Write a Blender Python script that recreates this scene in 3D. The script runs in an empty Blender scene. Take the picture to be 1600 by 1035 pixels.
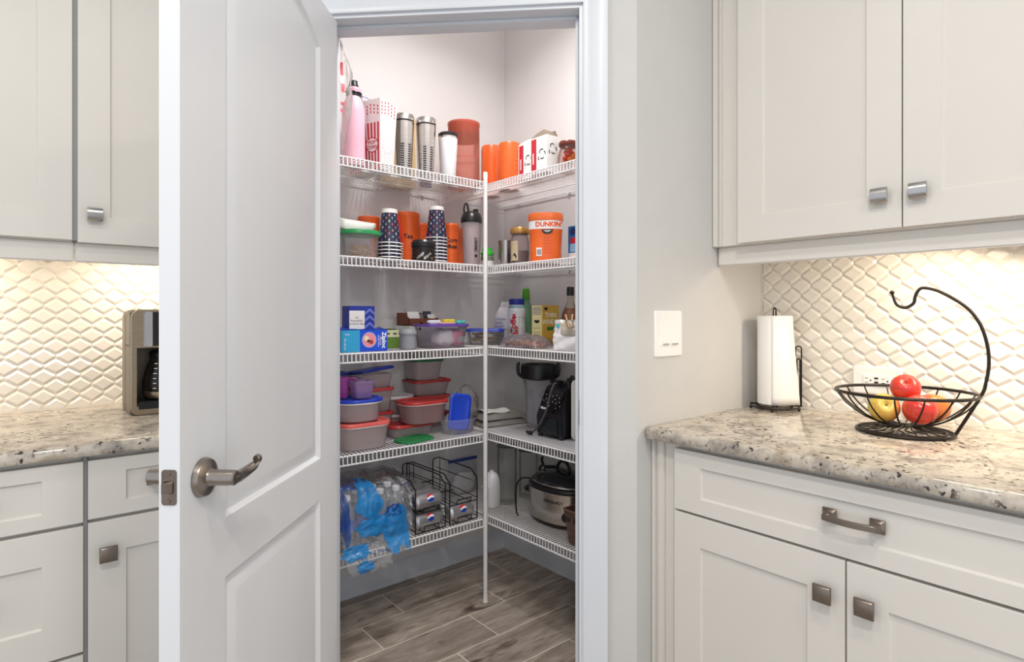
import bpy, bmesh, math, random
from mathutils import Vector, Matrix, noise
PI = math.pi
C = bpy.context.scene.collection
S = bpy.context.scene
random.seed(7)

# ---------------------------------------------------------------- camera, world, lights, exposure
cam_data = bpy.data.cameras.new('camera')
cam = bpy.data.objects.new('camera', cam_data); C.objects.link(cam)
cam.location = (0, 0, 1.22); cam.rotation_euler = (PI/2, 0, math.radians(-40))
cam_data.sensor_width = 36; cam_data.lens = 36*916/1600; cam_data.shift_y = -25/1600
cam_data.clip_start = 0.02
S.camera = cam

w = bpy.data.worlds.new('world'); S.world = w; w.use_nodes = True
bg = w.node_tree.nodes['Background']
bg.inputs[0].default_value = (0.86, 0.93, 1.0, 1); bg.inputs[1].default_value = 1.08

def area(name, loc, size, power, color, rot=(0, 0, 0), shape='DISK', size_y=None, spread=PI):
    d = bpy.data.lights.new(name, 'AREA'); d.shape = shape; d.size = size
    if size_y: d.size_y = size_y
    d.energy = power; d.color = color; d.spread = spread
    o = bpy.data.objects.new(name, d); C.objects.link(o); o.location = loc; o.rotation_euler = rot
    return o
for k, (x, y) in enumerate([(0.35, 0.05), (-0.45, 0.95), (-0.35, -0.45), (0.45, -0.95)]):
    area('added_kitchen_light', (x, y, 2.84), 0.16, (10, 8, 24, 10)[k], (1.0, 0.94, 0.86))  # unseen ceiling lamps, added to light the kitchen and the lower pantry
area('pantry_ceiling_lamp', (1.25, 1.55, 2.80), 0.30, 15.0, (1.0, 0.985, 0.97), spread=math.radians(148))
area('under_cabinet_strip_right', (1.775, 0.475, 1.418), 0.76, 6.8, (1.0, 0.84, 0.63), (0, math.radians(-14), PI/2), 'RECTANGLE', 0.02)
area('under_cabinet_strip_left', (-0.22, 2.22, 1.418), 0.24, 1.9, (1.0, 0.84, 0.63), (math.radians(14), 0, 0), 'RECTANGLE', 0.02)
area('under_cabinet_strip_left_end', (0.36, 2.22, 1.418), 0.30, 2.0, (1.0, 0.84, 0.63), (math.radians(14), 0, 0), 'RECTANGLE', 0.02)

S.view_settings.view_transform = 'Standard'; S.view_settings.look = 'None'
S.view_settings.gamma = 1.0; S.view_settings.use_curve_mapping = False
S.view_settings.exposure = 0.0
S.cycles.max_bounces = 10; S.cycles.transparent_max_bounces = 24
S.cycles.sample_clamp_indirect = 6.0; S.cycles.caustics_reflective = False; S.cycles.caustics_refractive = False

# ---------------------------------------------------------------- materials
def lin(h):
    h = h.lstrip('#'); c = [int(h[i:i+2], 16)/255 for i in (0, 2, 4)]
    return tuple(((x+.055)/1.055)**2.4 if x > .04045 else x/12.92 for x in c)+(1,)
MATS = {}
def nodes(name):
    m = bpy.data.materials.new(name); m.use_nodes = True
    nt = m.node_tree; b = nt.nodes['Principled BSDF']
    return m, nt, b
def N(nt, t, **kw):
    n = nt.nodes.new(t)
    for k, v in kw.items():
        if k in n.inputs.keys(): n.inputs[k].default_value = v
        else: setattr(n, k, v)
    return n
def ramp(nt, src, stops):
    r = nt.nodes.new('ShaderNodeValToRGB'); e = r.color_ramp.elements
    while len(e) < len(stops): e.new(0.5)
    for el, (p, c) in zip(e, stops):
        el.position = p; el.color = lin(c) if isinstance(c, str) else c
    nt.links.new(src, r.inputs[0]); return r
def mat(name, col, rough=0.5, metal=0.0, var=0.04, bump=0.0, bscale=200, scale=6, spec=0.5, emit=None, coat=0.0, stretch=None):
    """painted / plastic / metal surface: colour with a slight procedural variation and fine relief"""
    if name in MATS: return MATS[name]
    m, nt, b = nodes(name)
    tc = N(nt, 'ShaderNodeTexCoord'); src = tc.outputs['Object']
    if stretch:
        mp = N(nt, 'ShaderNodeMapping'); mp.inputs['Scale'].default_value = stretch
        nt.links.new(src, mp.inputs[0]); src = mp.outputs[0]
    n = N(nt, 'ShaderNodeTexNoise', Scale=scale, Detail=3.0); nt.links.new(src, n.inputs['Vector'])
    c = lin(col); lo = tuple(x*(1-var) for x in c[:3])+(1,); hi = tuple(min(1, x*(1+var)) for x in c[:3])+(1,)
    r = ramp(nt, n.outputs['Fac'], [(0.3, lo), (0.7, hi)])
    nt.links.new(r.outputs[0], b.inputs['Base Color'])
    b.inputs['Roughness'].default_value = rough; b.inputs['Metallic'].default_value = metal
    b.inputs['Specular IOR Level'].default_value = spec; b.inputs['Coat Weight'].default_value = coat
    if bump:
        n2 = N(nt, 'ShaderNodeTexNoise', Scale=bscale, Detail=2.0); nt.links.new(src, n2.inputs['Vector'])
        bp = N(nt, 'ShaderNodeBump', Strength=bump, Distance=0.002)
        nt.links.new(n2.outputs['Fac'], bp.inputs['Height']); nt.links.new(bp.outputs[0], b.inputs['Normal'])
    MATS[name] = m; return m
def clear(name, col='#f2f0f2', body=0.3, rough=0.15, bump=0.0, bscale=30, gloss=1.0):
    """thin see-through plastic: part of the light passes straight, the rest scatters; fresnel gloss on top"""
    if name in MATS: return MATS[name]
    m, nt, b = nodes(name)
    out = nt.nodes['Material Output']
    b.inputs['Base Color'].default_value = lin(col); b.inputs['Roughness'].default_value = max(rough, .3)
    tr = N(nt, 'ShaderNodeBsdfTransparent'); c = lin(col)
    tr.inputs[0].default_value = tuple(0.25*x+0.75 for x in c[:3])+(1,)
    tl = N(nt, 'ShaderNodeBsdfTranslucent'); tl.inputs[0].default_value = c
    mx0 = N(nt, 'ShaderNodeMixShader'); mx0.inputs[0].default_value = 0.4
    nt.links.new(b.outputs[0], mx0.inputs[1]); nt.links.new(tl.outputs[0], mx0.inputs[2])
    mx = N(nt, 'ShaderNodeMixShader'); mx.inputs[0].default_value = body
    nt.links.new(tr.outputs[0], mx.inputs[1]); nt.links.new(mx0.outputs[0], mx.inputs[2])
    gl = N(nt, 'ShaderNodeBsdfGlossy'); gl.inputs['Roughness'].default_value = rough
    fr = N(nt, 'ShaderNodeLayerWeight', Blend=0.22)
    mu = N(nt, 'ShaderNodeMath', operation='MULTIPLY'); mu.inputs[1].default_value = 0.75*gloss
    nt.links.new(fr.outputs['Fresnel'], mu.inputs[0])
    m2 = N(nt, 'ShaderNodeMixShader')
    nt.links.new(mu.outputs[0], m2.inputs[0]); nt.links.new(mx.outputs[0], m2.inputs[1]); nt.links.new(gl.outputs[0], m2.inputs[2])
    nt.links.new(m2.outputs[0], out.inputs[0])
    if bump:
        tc = N(nt, 'ShaderNodeTexCoord'); n2 = N(nt, 'ShaderNodeTexNoise', Scale=bscale, Detail=3.0)
        nt.links.new(tc.outputs['Object'], n2.inputs['Vector'])
        bp = N(nt, 'ShaderNodeBump', Strength=bump, Distance=0.01)
        nt.links.new(n2.outputs['Fac'], bp.inputs['Height'])
        for s in (gl, b, fr): nt.links.new(bp.outputs[0], s.inputs['Normal'])
    MATS[name] = m; return m

def granite():
    m, nt, b = nodes('granite'); L = nt.links
    tc = N(nt, 'ShaderNodeTexCoord'); o = tc.outputs['Object']
    n1 = N(nt, 'ShaderNodeTexNoise', Scale=14.0, Detail=6.0, Roughness=0.65); L.new(o, n1.inputs['Vector'])
    base = ramp(nt, n1.outputs['Fac'], [(0.33, '#7f7974'), (0.45, '#aea497'), (0.55, '#c9bfb1'), (0.7, '#a39483')])
    n2 = N(nt, 'ShaderNodeTexNoise', Scale=55.0, Detail=4.0, Roughness=0.7); L.new(o, n2.inputs['Vector'])
    k2 = ramp(nt, n2.outputs['Fac'], [(0.40, (0, 0, 0, 1)), (0.33, (1, 1, 1, 1))])
    k2.color_ramp.elements[0].position = 0.34; k2.color_ramp.elements[0].color = (1, 1, 1, 1)
    k2.color_ramp.elements[1].position = 0.42; k2.color_ramp.elements[1].color = (0, 0, 0, 1)
    mx = N(nt, 'ShaderNodeMix', data_type='RGBA'); L.new(k2.outputs[0], mx.inputs['Factor'])
    L.new(base.outputs[0], mx.inputs[6]); mx.inputs[7].default_value = lin('#6c5a4c')
    v = N(nt, 'ShaderNodeTexVoronoi', Scale=48.0); v.inputs['Randomness'].default_value = 1.0
    n4 = N(nt, 'ShaderNodeTexNoise', Scale=60.0, Detail=2.0); L.new(o, n4.inputs['Vector'])
    ad = N(nt, 'ShaderNodeVectorMath', operation='SCALE'); ad.inputs['Scale'].default_value = 0.035; L.new(n4.outputs['Color'], ad.inputs[0])
    ad2 = N(nt, 'ShaderNodeVectorMath', operation='ADD'); L.new(o, ad2.inputs[0]); L.new(ad.outputs[0], ad2.inputs[1])
    L.new(ad2.outputs[0], v.inputs['Vector'])
    k3 = ramp(nt, v.outputs['Distance'], [(0.22, (1, 1, 1, 1)), (0.31, (0, 0, 0, 1))])
    n5 = N(nt, 'ShaderNodeTexNoise', Scale=9.0, Detail=2.0); L.new(o, n5.inputs['Vector'])
    k5 = ramp(nt, n5.outputs['Fac'], [(0.44, (0, 0, 0, 1)), (0.53, (1, 1, 1, 1))])
    mu = N(nt, 'ShaderNodeMath', operation='MULTIPLY'); L.new(k3.outputs[0], mu.inputs[0]); L.new(k5.outputs[0], mu.inputs[1])
    m3 = N(nt, 'ShaderNodeMix', data_type='RGBA'); L.new(mu.outputs[0], m3.inputs['Factor'])
    L.new(mx.outputs[2], m3.inputs[6]); m3.inputs[7].default_value = lin('#33302f')
    L.new(m3.outputs[2], b.inputs['Base Color'])
    b.inputs['Roughness'].default_value = 0.05; b.inputs['Specular IOR Level'].default_value = 0.8
    return m
def plank_mat():
    m, nt, b = nodes('wood_look_plank'); L = nt.links
    tc = N(nt, 'ShaderNodeTexCoord'); oi = N(nt, 'ShaderNodeObjectInfo')
    sc = N(nt, 'ShaderNodeMath', operation='MULTIPLY'); sc.inputs[1].default_value = 40.0; L.new(oi.outputs['Random'], sc.inputs[0])
    ad = N(nt, 'ShaderNodeVectorMath', operation='ADD'); L.new(tc.outputs['Object'], ad.inputs[0]); L.new(sc.outputs[0], ad.inputs[1])
    mp = N(nt, 'ShaderNodeMapping'); mp.inputs['Scale'].default_value = (1.7, 9, 1); L.new(ad.outputs[0], mp.inputs[0])
    n1 = N(nt, 'ShaderNodeTexNoise', Scale=2.2, Detail=8.0, Roughness=0.68, Distortion=0.6); L.new(mp.outputs[0], n1.inputs['Vector'])
    r1 = ramp(nt, n1.outputs['Fac'], [(0.25, '#54493f'), (0.37, '#928578'), (0.55, '#b8aba0'), (0.72, '#d2c7bb')])
    mp2 = N(nt, 'ShaderNodeMapping'); mp2.inputs['Scale'].default_value = (7, 90, 1); L.new(ad.outputs[0], mp2.inputs[0])
    n2 = N(nt, 'ShaderNodeTexNoise', Scale=3.0, Detail=3.0); L.new(mp2.outputs[0], n2.inputs['Vector'])
    r2 = ramp(nt, n2.outputs['Fac'], [(0.3, '#c2bdb7'), (0.7, '#ffffff')])
    mx = N(nt, 'ShaderNodeMix', data_type='RGBA', blend_type='MULTIPLY'); mx.inputs['Factor'].default_value = 0.7
    L.new(r1.outputs[0], mx.inputs[6]); L.new(r2.outputs[0], mx.inputs[7])
    mp3 = N(nt, 'ShaderNodeMapping'); mp3.inputs['Scale'].default_value = (2.4, 9, 1); L.new(ad.outputs[0], mp3.inputs[0])
    n3 = N(nt, 'ShaderNodeTexNoise', Scale=1.3, Detail=3.0, Distortion=1.2); L.new(mp3.outputs[0], n3.inputs['Vector'])
    r3 = ramp(nt, n3.outputs['Fac'], [(0.60, '#ffffff'), (0.72, '#6e635a')])
    mk = N(nt, 'ShaderNodeMix', data_type='RGBA', blend_type='MULTIPLY'); mk.inputs['Factor'].default_value = 0.9
    L.new(mx.outputs[2], mk.inputs[6]); L.new(r3.outputs[0], mk.inputs[7]); mx = mk
    hv = N(nt, 'ShaderNodeHueSaturation'); mr = N(nt, 'ShaderNodeMapRange'); mr.inputs['To Min'].default_value = 0.82; mr.inputs['To Max'].default_value = 1.12
    L.new(oi.outputs['Random'], mr.inputs[0]); L.new(mr.outputs[0], hv.inputs['Value']); L.new(mx.outputs[2], hv.inputs['Color'])
    L.new(hv.outputs[0], b.inputs['Base Color']); b.inputs['Roughness'].default_value = 0.42
    return m
GRANITE = granite(); PLANK = plank_mat()
WALL = mat('wall_paint', '#cac8c5', 0.75, var=0.015, bump=0.35, bscale=160)
PWALL = mat('pantry_wall_paint', '#dedbda', 0.75, var=0.012, bump=0.25, bscale=160)
TRIM = mat('trim_paint', '#d6d9df', 0.33, var=0.01)
DOORP = mat('door_paint', '#dcdde0', 0.36, var=0.012, bump=0.06, bscale=60, stretch=(2, 2, .35))
CAB = mat('cabinet_paint', '#dad5ce', 0.38, var=0.012)
CABP = mat('cabinet_panel_paint', '#d8d3cc', 0.38, var=0.012)
GREY = mat('grey_reveal', '#8b8b8c', 0.5)
NICKEL = mat('satin_nickel', '#9a918a', 0.28, 1.0, var=0.05, scale=60, stretch=(1, 1, 12))
BRONZE = mat('aged_bronze', '#7a6a60', 0.3, 1.0, var=0.15, scale=30)
KNOBM = mat('pewter_knob', '#857a71', 0.32, 0.9, var=0.06, scale=40)
KNOBM_LIT = mat('pewter_knob_lit', '#b9b6b5', 0.22, 1.0, var=0.04, scale=40)  # lighter knob metal for the upper doors, reflected light put into its colour
TILE = mat('cream_ceramic', '#e6e0d6', 0.16, var=0.02, scale=3, coat=0.3)
GROUT = mat('tile_grout', '#e2dace', 0.8)
FGROUT = mat('floor_grout', '#d2c8bc', 0.85, bump=0.3)
WHITE = mat('white_plastic', '#f0eeea', 0.3, var=0.01)
WIREW = mat('white_coated_wire', '#eceaea', 0.35, var=0.01)
BLACKW = mat('black_wire', '#2b2521', 0.38, 0.6, var=0.1)
BLACK = mat('black_plastic', '#17171a', 0.3, var=0.1)
STEEL = mat('brushed_steel', '#c6c1bc', 0.26, 1.0, var=0.07, scale=18, stretch=(1, 1, 14))
PAPER = mat('paper_white', '#f4f2ee', 0.9, var=0.015, bump=0.4, bscale=400)
CARTON = mat('white_carton', '#eceae8', 0.6, var=0.02)
FROST = clear('frosted_tub', '#fdf0f0', 0.46, 0.25)
CLEARP = clear('clear_plastic', '#f1f1f4', 0.20, 0.12)
GLASS = clear('clear_glass', '#eef3f0', 0.05, 0.04)
def P(col, rough=0.35, **k): return mat('plastic_'+col.strip('#'), col, rough, **k)
RED = P('#b23637'); BLUE = P('#1f3fc0'); NAVYB = P('#1c2f96'); GREEN = P('#1f8a4c'); ORANGE = P('#f0682a', 0.3); INK = mat('black_ink', '#1d1a1a', 0.6)
WINK = mat('white_ink', '#f4f4f4', 0.6); RINK = mat('red_ink', '#c32536', 0.6)

# ---------------------------------------------------------------- mesh helpers
class MB:
    def __init__(s): s.v = []; s.f = []; s.m = []
    def add(s, vs, fs, mi=0, M=None):
        o = len(s.v)
        s.v += [tuple(M @ Vector(p)) for p in vs] if M is not None else [tuple(p) for p in vs]
        s.f += [tuple(o+i for i in f) for f in fs]; s.m += [mi]*len(fs); return s
    def box(s, x0, x1, y0, y1, z0, z1, mi=0, M=None):
        return s.add([(x0,y0,z0),(x1,y0,z0),(x1,y1,z0),(x0,y1,z0),(x0,y0,z1),(x1,y0,z1),(x1,y1,z1),(x0,y1,z1)],
            [(3,2,1,0),(4,5,6,7),(0,1,5,4),(1,2,6,5),(2,3,7,6),(3,0,4,7)], mi, M)
    def loft(s, loops, caps=(True, True), mi=0, M=None, closed=True):
        n = len(loops[0]); vs = [p for l in loops for p in l]; fs = []
        for k in range(len(loops)-1):
            for i in range(n if closed else n-1):
                j = (i+1) % n
                fs.append((k*n+i, k*n+j, (k+1)*n+j, (k+1)*n+i))
        if caps[0]: fs.append(tuple(reversed(range(n))))
        if caps[1]: fs.append(tuple((len(loops)-1)*n+i for i in range(n)))
        return s.add(vs, fs, mi, M)
    def lathe(s, prof, n=28, mi=0, M=None, sx=1.0, sy=1.0, caps=True):
        loops = [[(max(r, 1e-5)*math.cos(2*PI*i/n)*sx, max(r, 1e-5)*math.sin(2*PI*i/n)*sy, z) for i in range(n)] for r, z in prof]
        return s.loft(loops, (caps, caps), mi, M)
    def tube(s, pts, r, n=7, closed=False, mi=0, M=None):
        pts = [Vector(p) for p in pts]; loops = []; m = len(pts); up = None
        rr = r if isinstance(r, (list, tuple)) else [r]*m
        for i, p in enumerate(pts):
            if closed: t = pts[(i+1) % m]-pts[i-1]
            else: t = pts[min(i+1, m-1)]-pts[max(i-1, 0)]
            t.normalize()
            if up is None: up = Vector((0, 0, 1)) if abs(t.z) < .9 else Vector((1, 0, 0))
            a = t.cross(up).normalized(); up = a.cross(t).normalized()
            loops.append([tuple(p+rr[i]*(a*math.cos(2*PI*k/n)+up*math.sin(2*PI*k/n))) for k in range(n)])
        if closed: loops.append(loops[0])
        return s.loft(loops, (not closed, not closed), mi, M)
    def prism(s, poly, z0, z1, mi=0, M=None):
        return s.loft([[(x, y, z0) for x, y in poly], [(x, y, z1) for x, y in poly]], (True, True), mi, M)
    def grid(s, f, nu, nv, mi=0):
        vs = [f(i/nu, j/nv) for j in range(nv+1) for i in range(nu+1)]
        fs = [(j*(nu+1)+i, j*(nu+1)+i+1, (j+1)*(nu+1)+i+1, (j+1)*(nu+1)+i) for j in range(nv) for i in range(nu)]
        return s.add(vs, fs, mi)
    def mesh(s, name, mats, bev=0, seg=2, smooth=35, fix=True):
        me = bpy.data.meshes.new(name); me.from_pydata(s.v, [], s.f)
        for m in mats: me.materials.append(m)
        for p, mi in zip(me.polygons, s.m): p.material_index = mi
        bm = bmesh.new(); bm.from_mesh(me)
        if fix: bmesh.ops.remove_doubles(bm, verts=bm.verts, dist=1e-6); bmesh.ops.recalc_face_normals(bm, faces=bm.faces)
        if bev:
            es = [e for e in bm.edges if len(e.link_faces) == 2 and e.calc_face_angle(0) > 0.5]
            bmesh.ops.bevel(bm, geom=es, offset=bev, segments=seg, affect='EDGES', clamp_overlap=True)
        bm.to_mesh(me); bm.free()
        if smooth:
            me.shade_smooth()
            me.set_sharp_from_angle(angle=math.radians(smooth))
        return me
def rrect(wd, dp, r, z, n=5, cx=0, cy=0):
    r = min(r, wd/2-1e-4, dp/2-1e-4); pts = []
    for qx, qy, a0 in ((1, 1, 0), (-1, 1, PI/2), (-1, -1, PI), (1, -1, 1.5*PI)):
        for k in range(n+1):
            a = a0+PI/2*k/n
            pts.append((cx+qx*(wd/2-r)+r*math.cos(a), cy+qy*(dp/2-r)+r*math.sin(a), z))
    return pts
def link(name, me, parent=None, loc=None):
    o = bpy.data.objects.new(name, me); C.objects.link(o)
    if parent is not None: o.parent = parent
    if loc: o.location = loc
    return o
def obj(name, mb, m, parent=None, bev=0, seg=2, smooth=35, label=None, fix=True):
    me = mb.mesh(name, m if isinstance(m, (list, tuple)) else [m], bev, seg, smooth, fix)
    o = link(name, me, parent)
    if label: o['label'] = label
    return o
def struct(name, mb, m, parent=None, **k):
    o = obj(name, mb, m, parent, **k)
    if parent is None: o['kind'] = 'structure'
    return o
def thing(name, label, cat, loc=(0, 0, 0), rz=0, group=None):
    o = bpy.data.objects.new(name, None); C.objects.link(o); o.empty_display_size = 0.05
    o.location = loc; o.rotation_euler = (0, 0, math.radians(rz)); o['label'] = label; o['category'] = cat
    if group: o['group'] = group
    return o
def dup(root, loc, rz=None, label=None):
    r = root.copy(); C.objects.link(r); r.location = loc
    if rz is not None: r.rotation_euler = (0, 0, math.radians(rz))
    if label: r['label'] = label
    for ch in list(root.children):
        c = ch.copy(); C.objects.link(c); c.parent = r
        for g in ch.children:
            d = g.copy(); C.objects.link(d); d.parent = c
    return r
def text(name, s, size, m, parent, fmap, sx=1.0, bold=0.0, align='CENTER', label=None):
    """lettering as thin flat mesh; fmap(x, y) -> point on the surface it is printed on"""
    cu = bpy.data.curves.new(name, 'FONT'); cu.body = s; cu.size = size; cu.align_x = align; cu.align_y = 'CENTER'
    cu.offset = bold; cu.resolution_u = 2
    t = bpy.data.objects.new(name, cu); C.objects.link(t)
    dg = bpy.context.evaluated_depsgraph_get(); me = bpy.data.meshes.new_from_object(t.evaluated_get(dg))
    bpy.data.objects.remove(t); bpy.data.curves.remove(cu)
    for v in me.vertices: v.co = Vector(fmap(v.co.x*sx, v.co.y))
    me.materials.clear(); me.materials.append(m)
    me.name = name
    o = link(name, me, parent)
    if label: o['label'] = label
    return o
def flat(org, xd, yd):
    o, a, b = Vector(org), Vector(xd), Vector(yd)
    return lambda x, y: o+a*x+b*y
def cyl(R, th, z, taper=0.0, sx=1.0, sy=1.0):
    th = math.radians(th)
    return lambda x, y: ((R+taper*y)*math.cos(th+x/R)*sx, (R+taper*y)*math.sin(th+x/R)*sy, z+y)
def disc(fmap, poly_pts, mi=0, mb=None):
    mb = mb or MB(); return mb.add([tuple(fmap(x, y)) for x, y in poly_pts], [tuple(range(len(poly_pts)))], mi)
def arc(cx, cy, r, a0, a1, n=8):
    return [(cx+r*math.cos(math.radians(a0+(a1-a0)*k/n)), cy+r*math.sin(math.radians(a0+(a1-a0)*k/n))) for k in range(n+1)]
def crv(pts, n=6):
    """Catmull-Rom through points"""
    P_ = [Vector(p) for p in pts]; out = []
    for i in range(len(P_)-1):
        p0, p1, p2, p3 = P_[max(i-1, 0)], P_[i], P_[i+1], P_[min(i+2, len(P_)-1)]
        for k in range(n):
            t = k/n
            out.append(0.5*((2*p1)+(p2-p0)*t+(2*p0-5*p1+4*p2-p3)*t*t+(3*p1-p0-3*p2+p3)*t**3))
    out.append(P_[-1]); return out

# ---------------------------------------------------------------- room shell
XR, YB, H = 1.955, 2.393, 2.85           # right wall plane, back wall plane, ceiling
RX, RY = 1.268, 0.99                     # right corner of the diagonal wall
DW = 1.0126                              # length of the diagonal wall
q = math.sqrt(.5)
def dg(s, m, z=0): return (RX-q*s+q*m, RY+q*s+q*m, z)       # s along diagonal wall, m into the pantry
S0, S1, HD = 0.1535, 0.8645, 2.052       # door opening, head height
fl = struct('floor', MB().box(-1.6, XR+.1, -1.6, YB+.1, -.08, -.0012), FGROUT)
PLEN, PW = 0.565, 0.1915
plank_me = MB().box(-PLEN/2+.0024, PLEN/2-.0024, -PW/2+.0024, PW/2-.0024, -.008, 0).mesh('plank', [PLANK], bev=.0012, seg=1)
rows = {0: 1.0185, 1: 1.2085, 2: 1.3985}
for r in range(-15, 3):
    y = 1.9365+PW*(r+.5); off = rows[r % 3]
    for k in range(-4, 3):
        x = off+PLEN*(k+.5)
        if -1.0 < x < XR+.2 and -1.0 < y:
            x0, x1, y0, y1 = x-PLEN/2+.002, min(x+PLEN/2-.002, XR), y-PW/2+.002, min(y+PW/2-.002, YB)
            if y1-y0 < .01 or x1-x0 < .01: continue
            if x1 < XR and y1 < YB: link('plank', plank_me, fl, (x, y, 0))
            else: link('plank', MB().box(x0-x, x1-x, y0-y, y1-y, -.008, 0).mesh('plank', [PLANK], bev=.0012, seg=1), fl, (x, y, 0))
struct('ceiling', MB().box(-1.6, XR+.1, -1.6, YB+.1, H, H+.1), mat('ceiling_paint', '#e9e7e3', 0.8, bump=.2))
struct('wall_back', MB().box(-1.6, .552, YB, YB+.1, 0, H), WALL)
struct('wall_back_pantry', MB().box(.552, XR+.1, YB, YB+.1, 0, H), PWALL)
struct('wall_right', MB().box(XR, XR+.1, -1.6, RY, 0, H), WALL)
struct('wall_right_pantry', MB().box(XR, XR+.1, RY, YB, 0, H), PWALL)
T = .112
# return walls + diagonal wall: kitchen faces painted WALL, pantry faces PWALL
def wall(name, poly, z0, z1, pantry_edges):
    mb = MB(); n = len(poly)
    mb.add([(x, y, z0) for x, y in poly]+[(x, y, z1) for x, y in poly], [tuple(reversed(range(n))), tuple(range(n, 2*n))])
    for i in range(n):
        j = (i+1) % n
        mb.add([(*poly[i], z0), (*poly[j], z0), (*poly[j], z1), (*poly[i], z1)], [(0, 1, 2, 3)], 1 if i in pantry_edges else 0)
    return struct(name, mb, [WALL, PWALL])
A = dg(0, 0)[:2]; B = dg(DW, 0)[:2]
k_ = -T*math.tan(math.radians(22.5))
Ai = dg(-k_, T)[:2]; Bi = dg(DW+k_, T)[:2]
wall('wall_return_right', [A, (XR, RY), (XR, RY+T), (Ai[0], RY+T), dg(0.0, T)[:2]][:4], 0, H, {2})
wall('wall_return_left', [B, (B[0]+T, Bi[1]), (B[0]+T, YB), (B[0], YB)], 0, H, {1})
wall('wall_front_right', [dg(0, 0)[:2], dg(-k_, T)[:2], dg(S0-.02, T)[:2], dg(S0-.02, 0)[:2]], 0, H, {1})
wall('wall_front_left', [dg(S1+.02, 0)[:2], dg(S1+.02, T)[:2], dg(DW+k_, T)[:2], dg(DW, 0)[:2]], 0, H, {1})
wall('wall_front_head', [dg(S0-.02, 0)[:2], dg(S0-.02, T)[:2], dg(S1+.02, T)[:2], dg(S1+.02, 0)[:2]], HD+.02, H, {1})
DM = Matrix(((-q, q, 0, RX), (q, q, 0, RY), (0, 0, 1, 0), (0, 0, 0, 1)))      # (s, m, z) -> world
def dbox(mb, s0, s1, m0, m1, z0, z1): return mb.box(s0, s1, m0, m1, z0, z1, M=DM)
# jambs (trim_1..3) with stops
t1 = struct('trim_1', dbox(MB(), S0-.02, S0, -.001, T+.001, 0, HD+.02), TRIM, bev=.001)
obj('stop_strip', dbox(MB(), S0, S0+.009, .042, .078, 0, HD), TRIM, t1, bev=.002)
sp = MB().prism([(-.014, -.034), (.012, -.034), (.016, -.028), (.016, .028), (.012, .034), (-.014, .034)], 0, .0015)
spo = obj('strike_plate', MB().add([(DM @ Vector((S0+z*.6+.0001, .004+.5*(x+.014)-.0065, .956+y)))[:] for x, y, z in sp.v], sp.f), BRONZE, t1, label='dark metal strike plate')
t2 = struct('trim_2', dbox(MB(), S1, S1+.02, -.001, T+.001, 0, HD+.02), TRIM, bev=.001)
t3 = struct('trim_3', dbox(MB(), S0, S1, -.001, T+.001, HD, HD+.02), TRIM, bev=.001)
obj('stop_strip', dbox(MB(), S0, S1, .042, .078, HD-.009, HD), TRIM, t3, bev=.002)
# casings: moulded profile (distance from inner edge, projection)
prof = [(0, 0), (0, .010), (.006, .0125), (.012, .011), (.020, .0125), (.040, .016), (.058, .0175), (.065, .0165), (.065, 0)]
def casing(name, axis):
    mb = MB()
    if axis == 'r': f = lambda a, t: [dg(S0-.01-a, -t, 0), dg(S0-.01-a, -t, HD+.01+a)]
    elif axis == 'l': f = lambda a, t: [dg(S1+.01+a, -t, 0), dg(S1+.01+a, -t, HD+.01+a)]
    else: f = lambda a, t: [dg(S0-.01-a, -t, HD+.01+a), dg(S1+.01+a, -t, HD+.01+a)]
    pp = [f(a, t) for a, t in prof]
    mb.loft([[p[0] for p in pp], [p[1] for p in pp]], (True, True))
    return struct(name, mb, TRIM, smooth=50)
casing('trim_4', 'r'); casing('trim_5', 'l'); casing('trim_6', 'h')
# pantry baseboards
bp = [(0, 0), (.014, 0), (.014, .075), (.011, .086), (.006, .095), (0, .100)]
struct('baseboard_back', MB().loft([[(B[0]+T, YB-a, z) for a, z in bp], [(XR, YB-a, z) for a, z in bp]]), TRIM)
struct('baseboard_right', MB().loft([[(XR-a, RY+T, z) for a, z in bp], [(XR-a, YB, z) for a, z in bp]]), TRIM)
struct('baseboard_front', MB().loft([[dg(-.006, -a, z) for a, z in bp], [dg(S0-.075, -a, z) for a, z in bp]]), TRIM)

# ---------------------------------------------------------------- tiled backsplashes: every tile a piece
TW, TP = 0.063, 0.032
def hexa(gap): 
    p, s = .0215, .0105; w2 = TW/2-gap
    return [(0, s/2+p-gap*1.206), (-w2, s/2-gap*.523), (-w2, -s/2+gap*.523), (0, -s/2-p+gap*1.206), (w2, -s/2+gap*.523), (w2, s/2-gap*.523)]
def clip(poly, x0, x1, y0, y1):
    for ax, lim, sg in ((0, x0, 1), (0, x1, -1), (1, y0, 1), (1, y1, -1)):
        out = []
        for i in range(len(poly)):
            a, b = poly[i-1], poly[i]; da, db = sg*(a[ax]-lim), sg*(b[ax]-lim)
            if (da >= 0) != (db >= 0):
                t = da/(da-db); out.append((a[0]+(b[0]-a[0])*t, a[1]+(b[1]-a[1])*t))
            if db >= 0: out.append(b)
        poly = out
        if len(poly) < 3: return []
    return poly
def tile_mesh(outer, inner):
    mb = MB(); 
    mb.loft([[(x, 0, z) for x, z in outer], [(x, -.0005, z) for x, z in outer], [(x, -.0062, z) for x, z in inner]], (False, True))
    return mb.mesh('tile', [TILE], smooth=0)
TFULL = tile_mesh(hexa(.0002), hexa(.0080))
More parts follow.
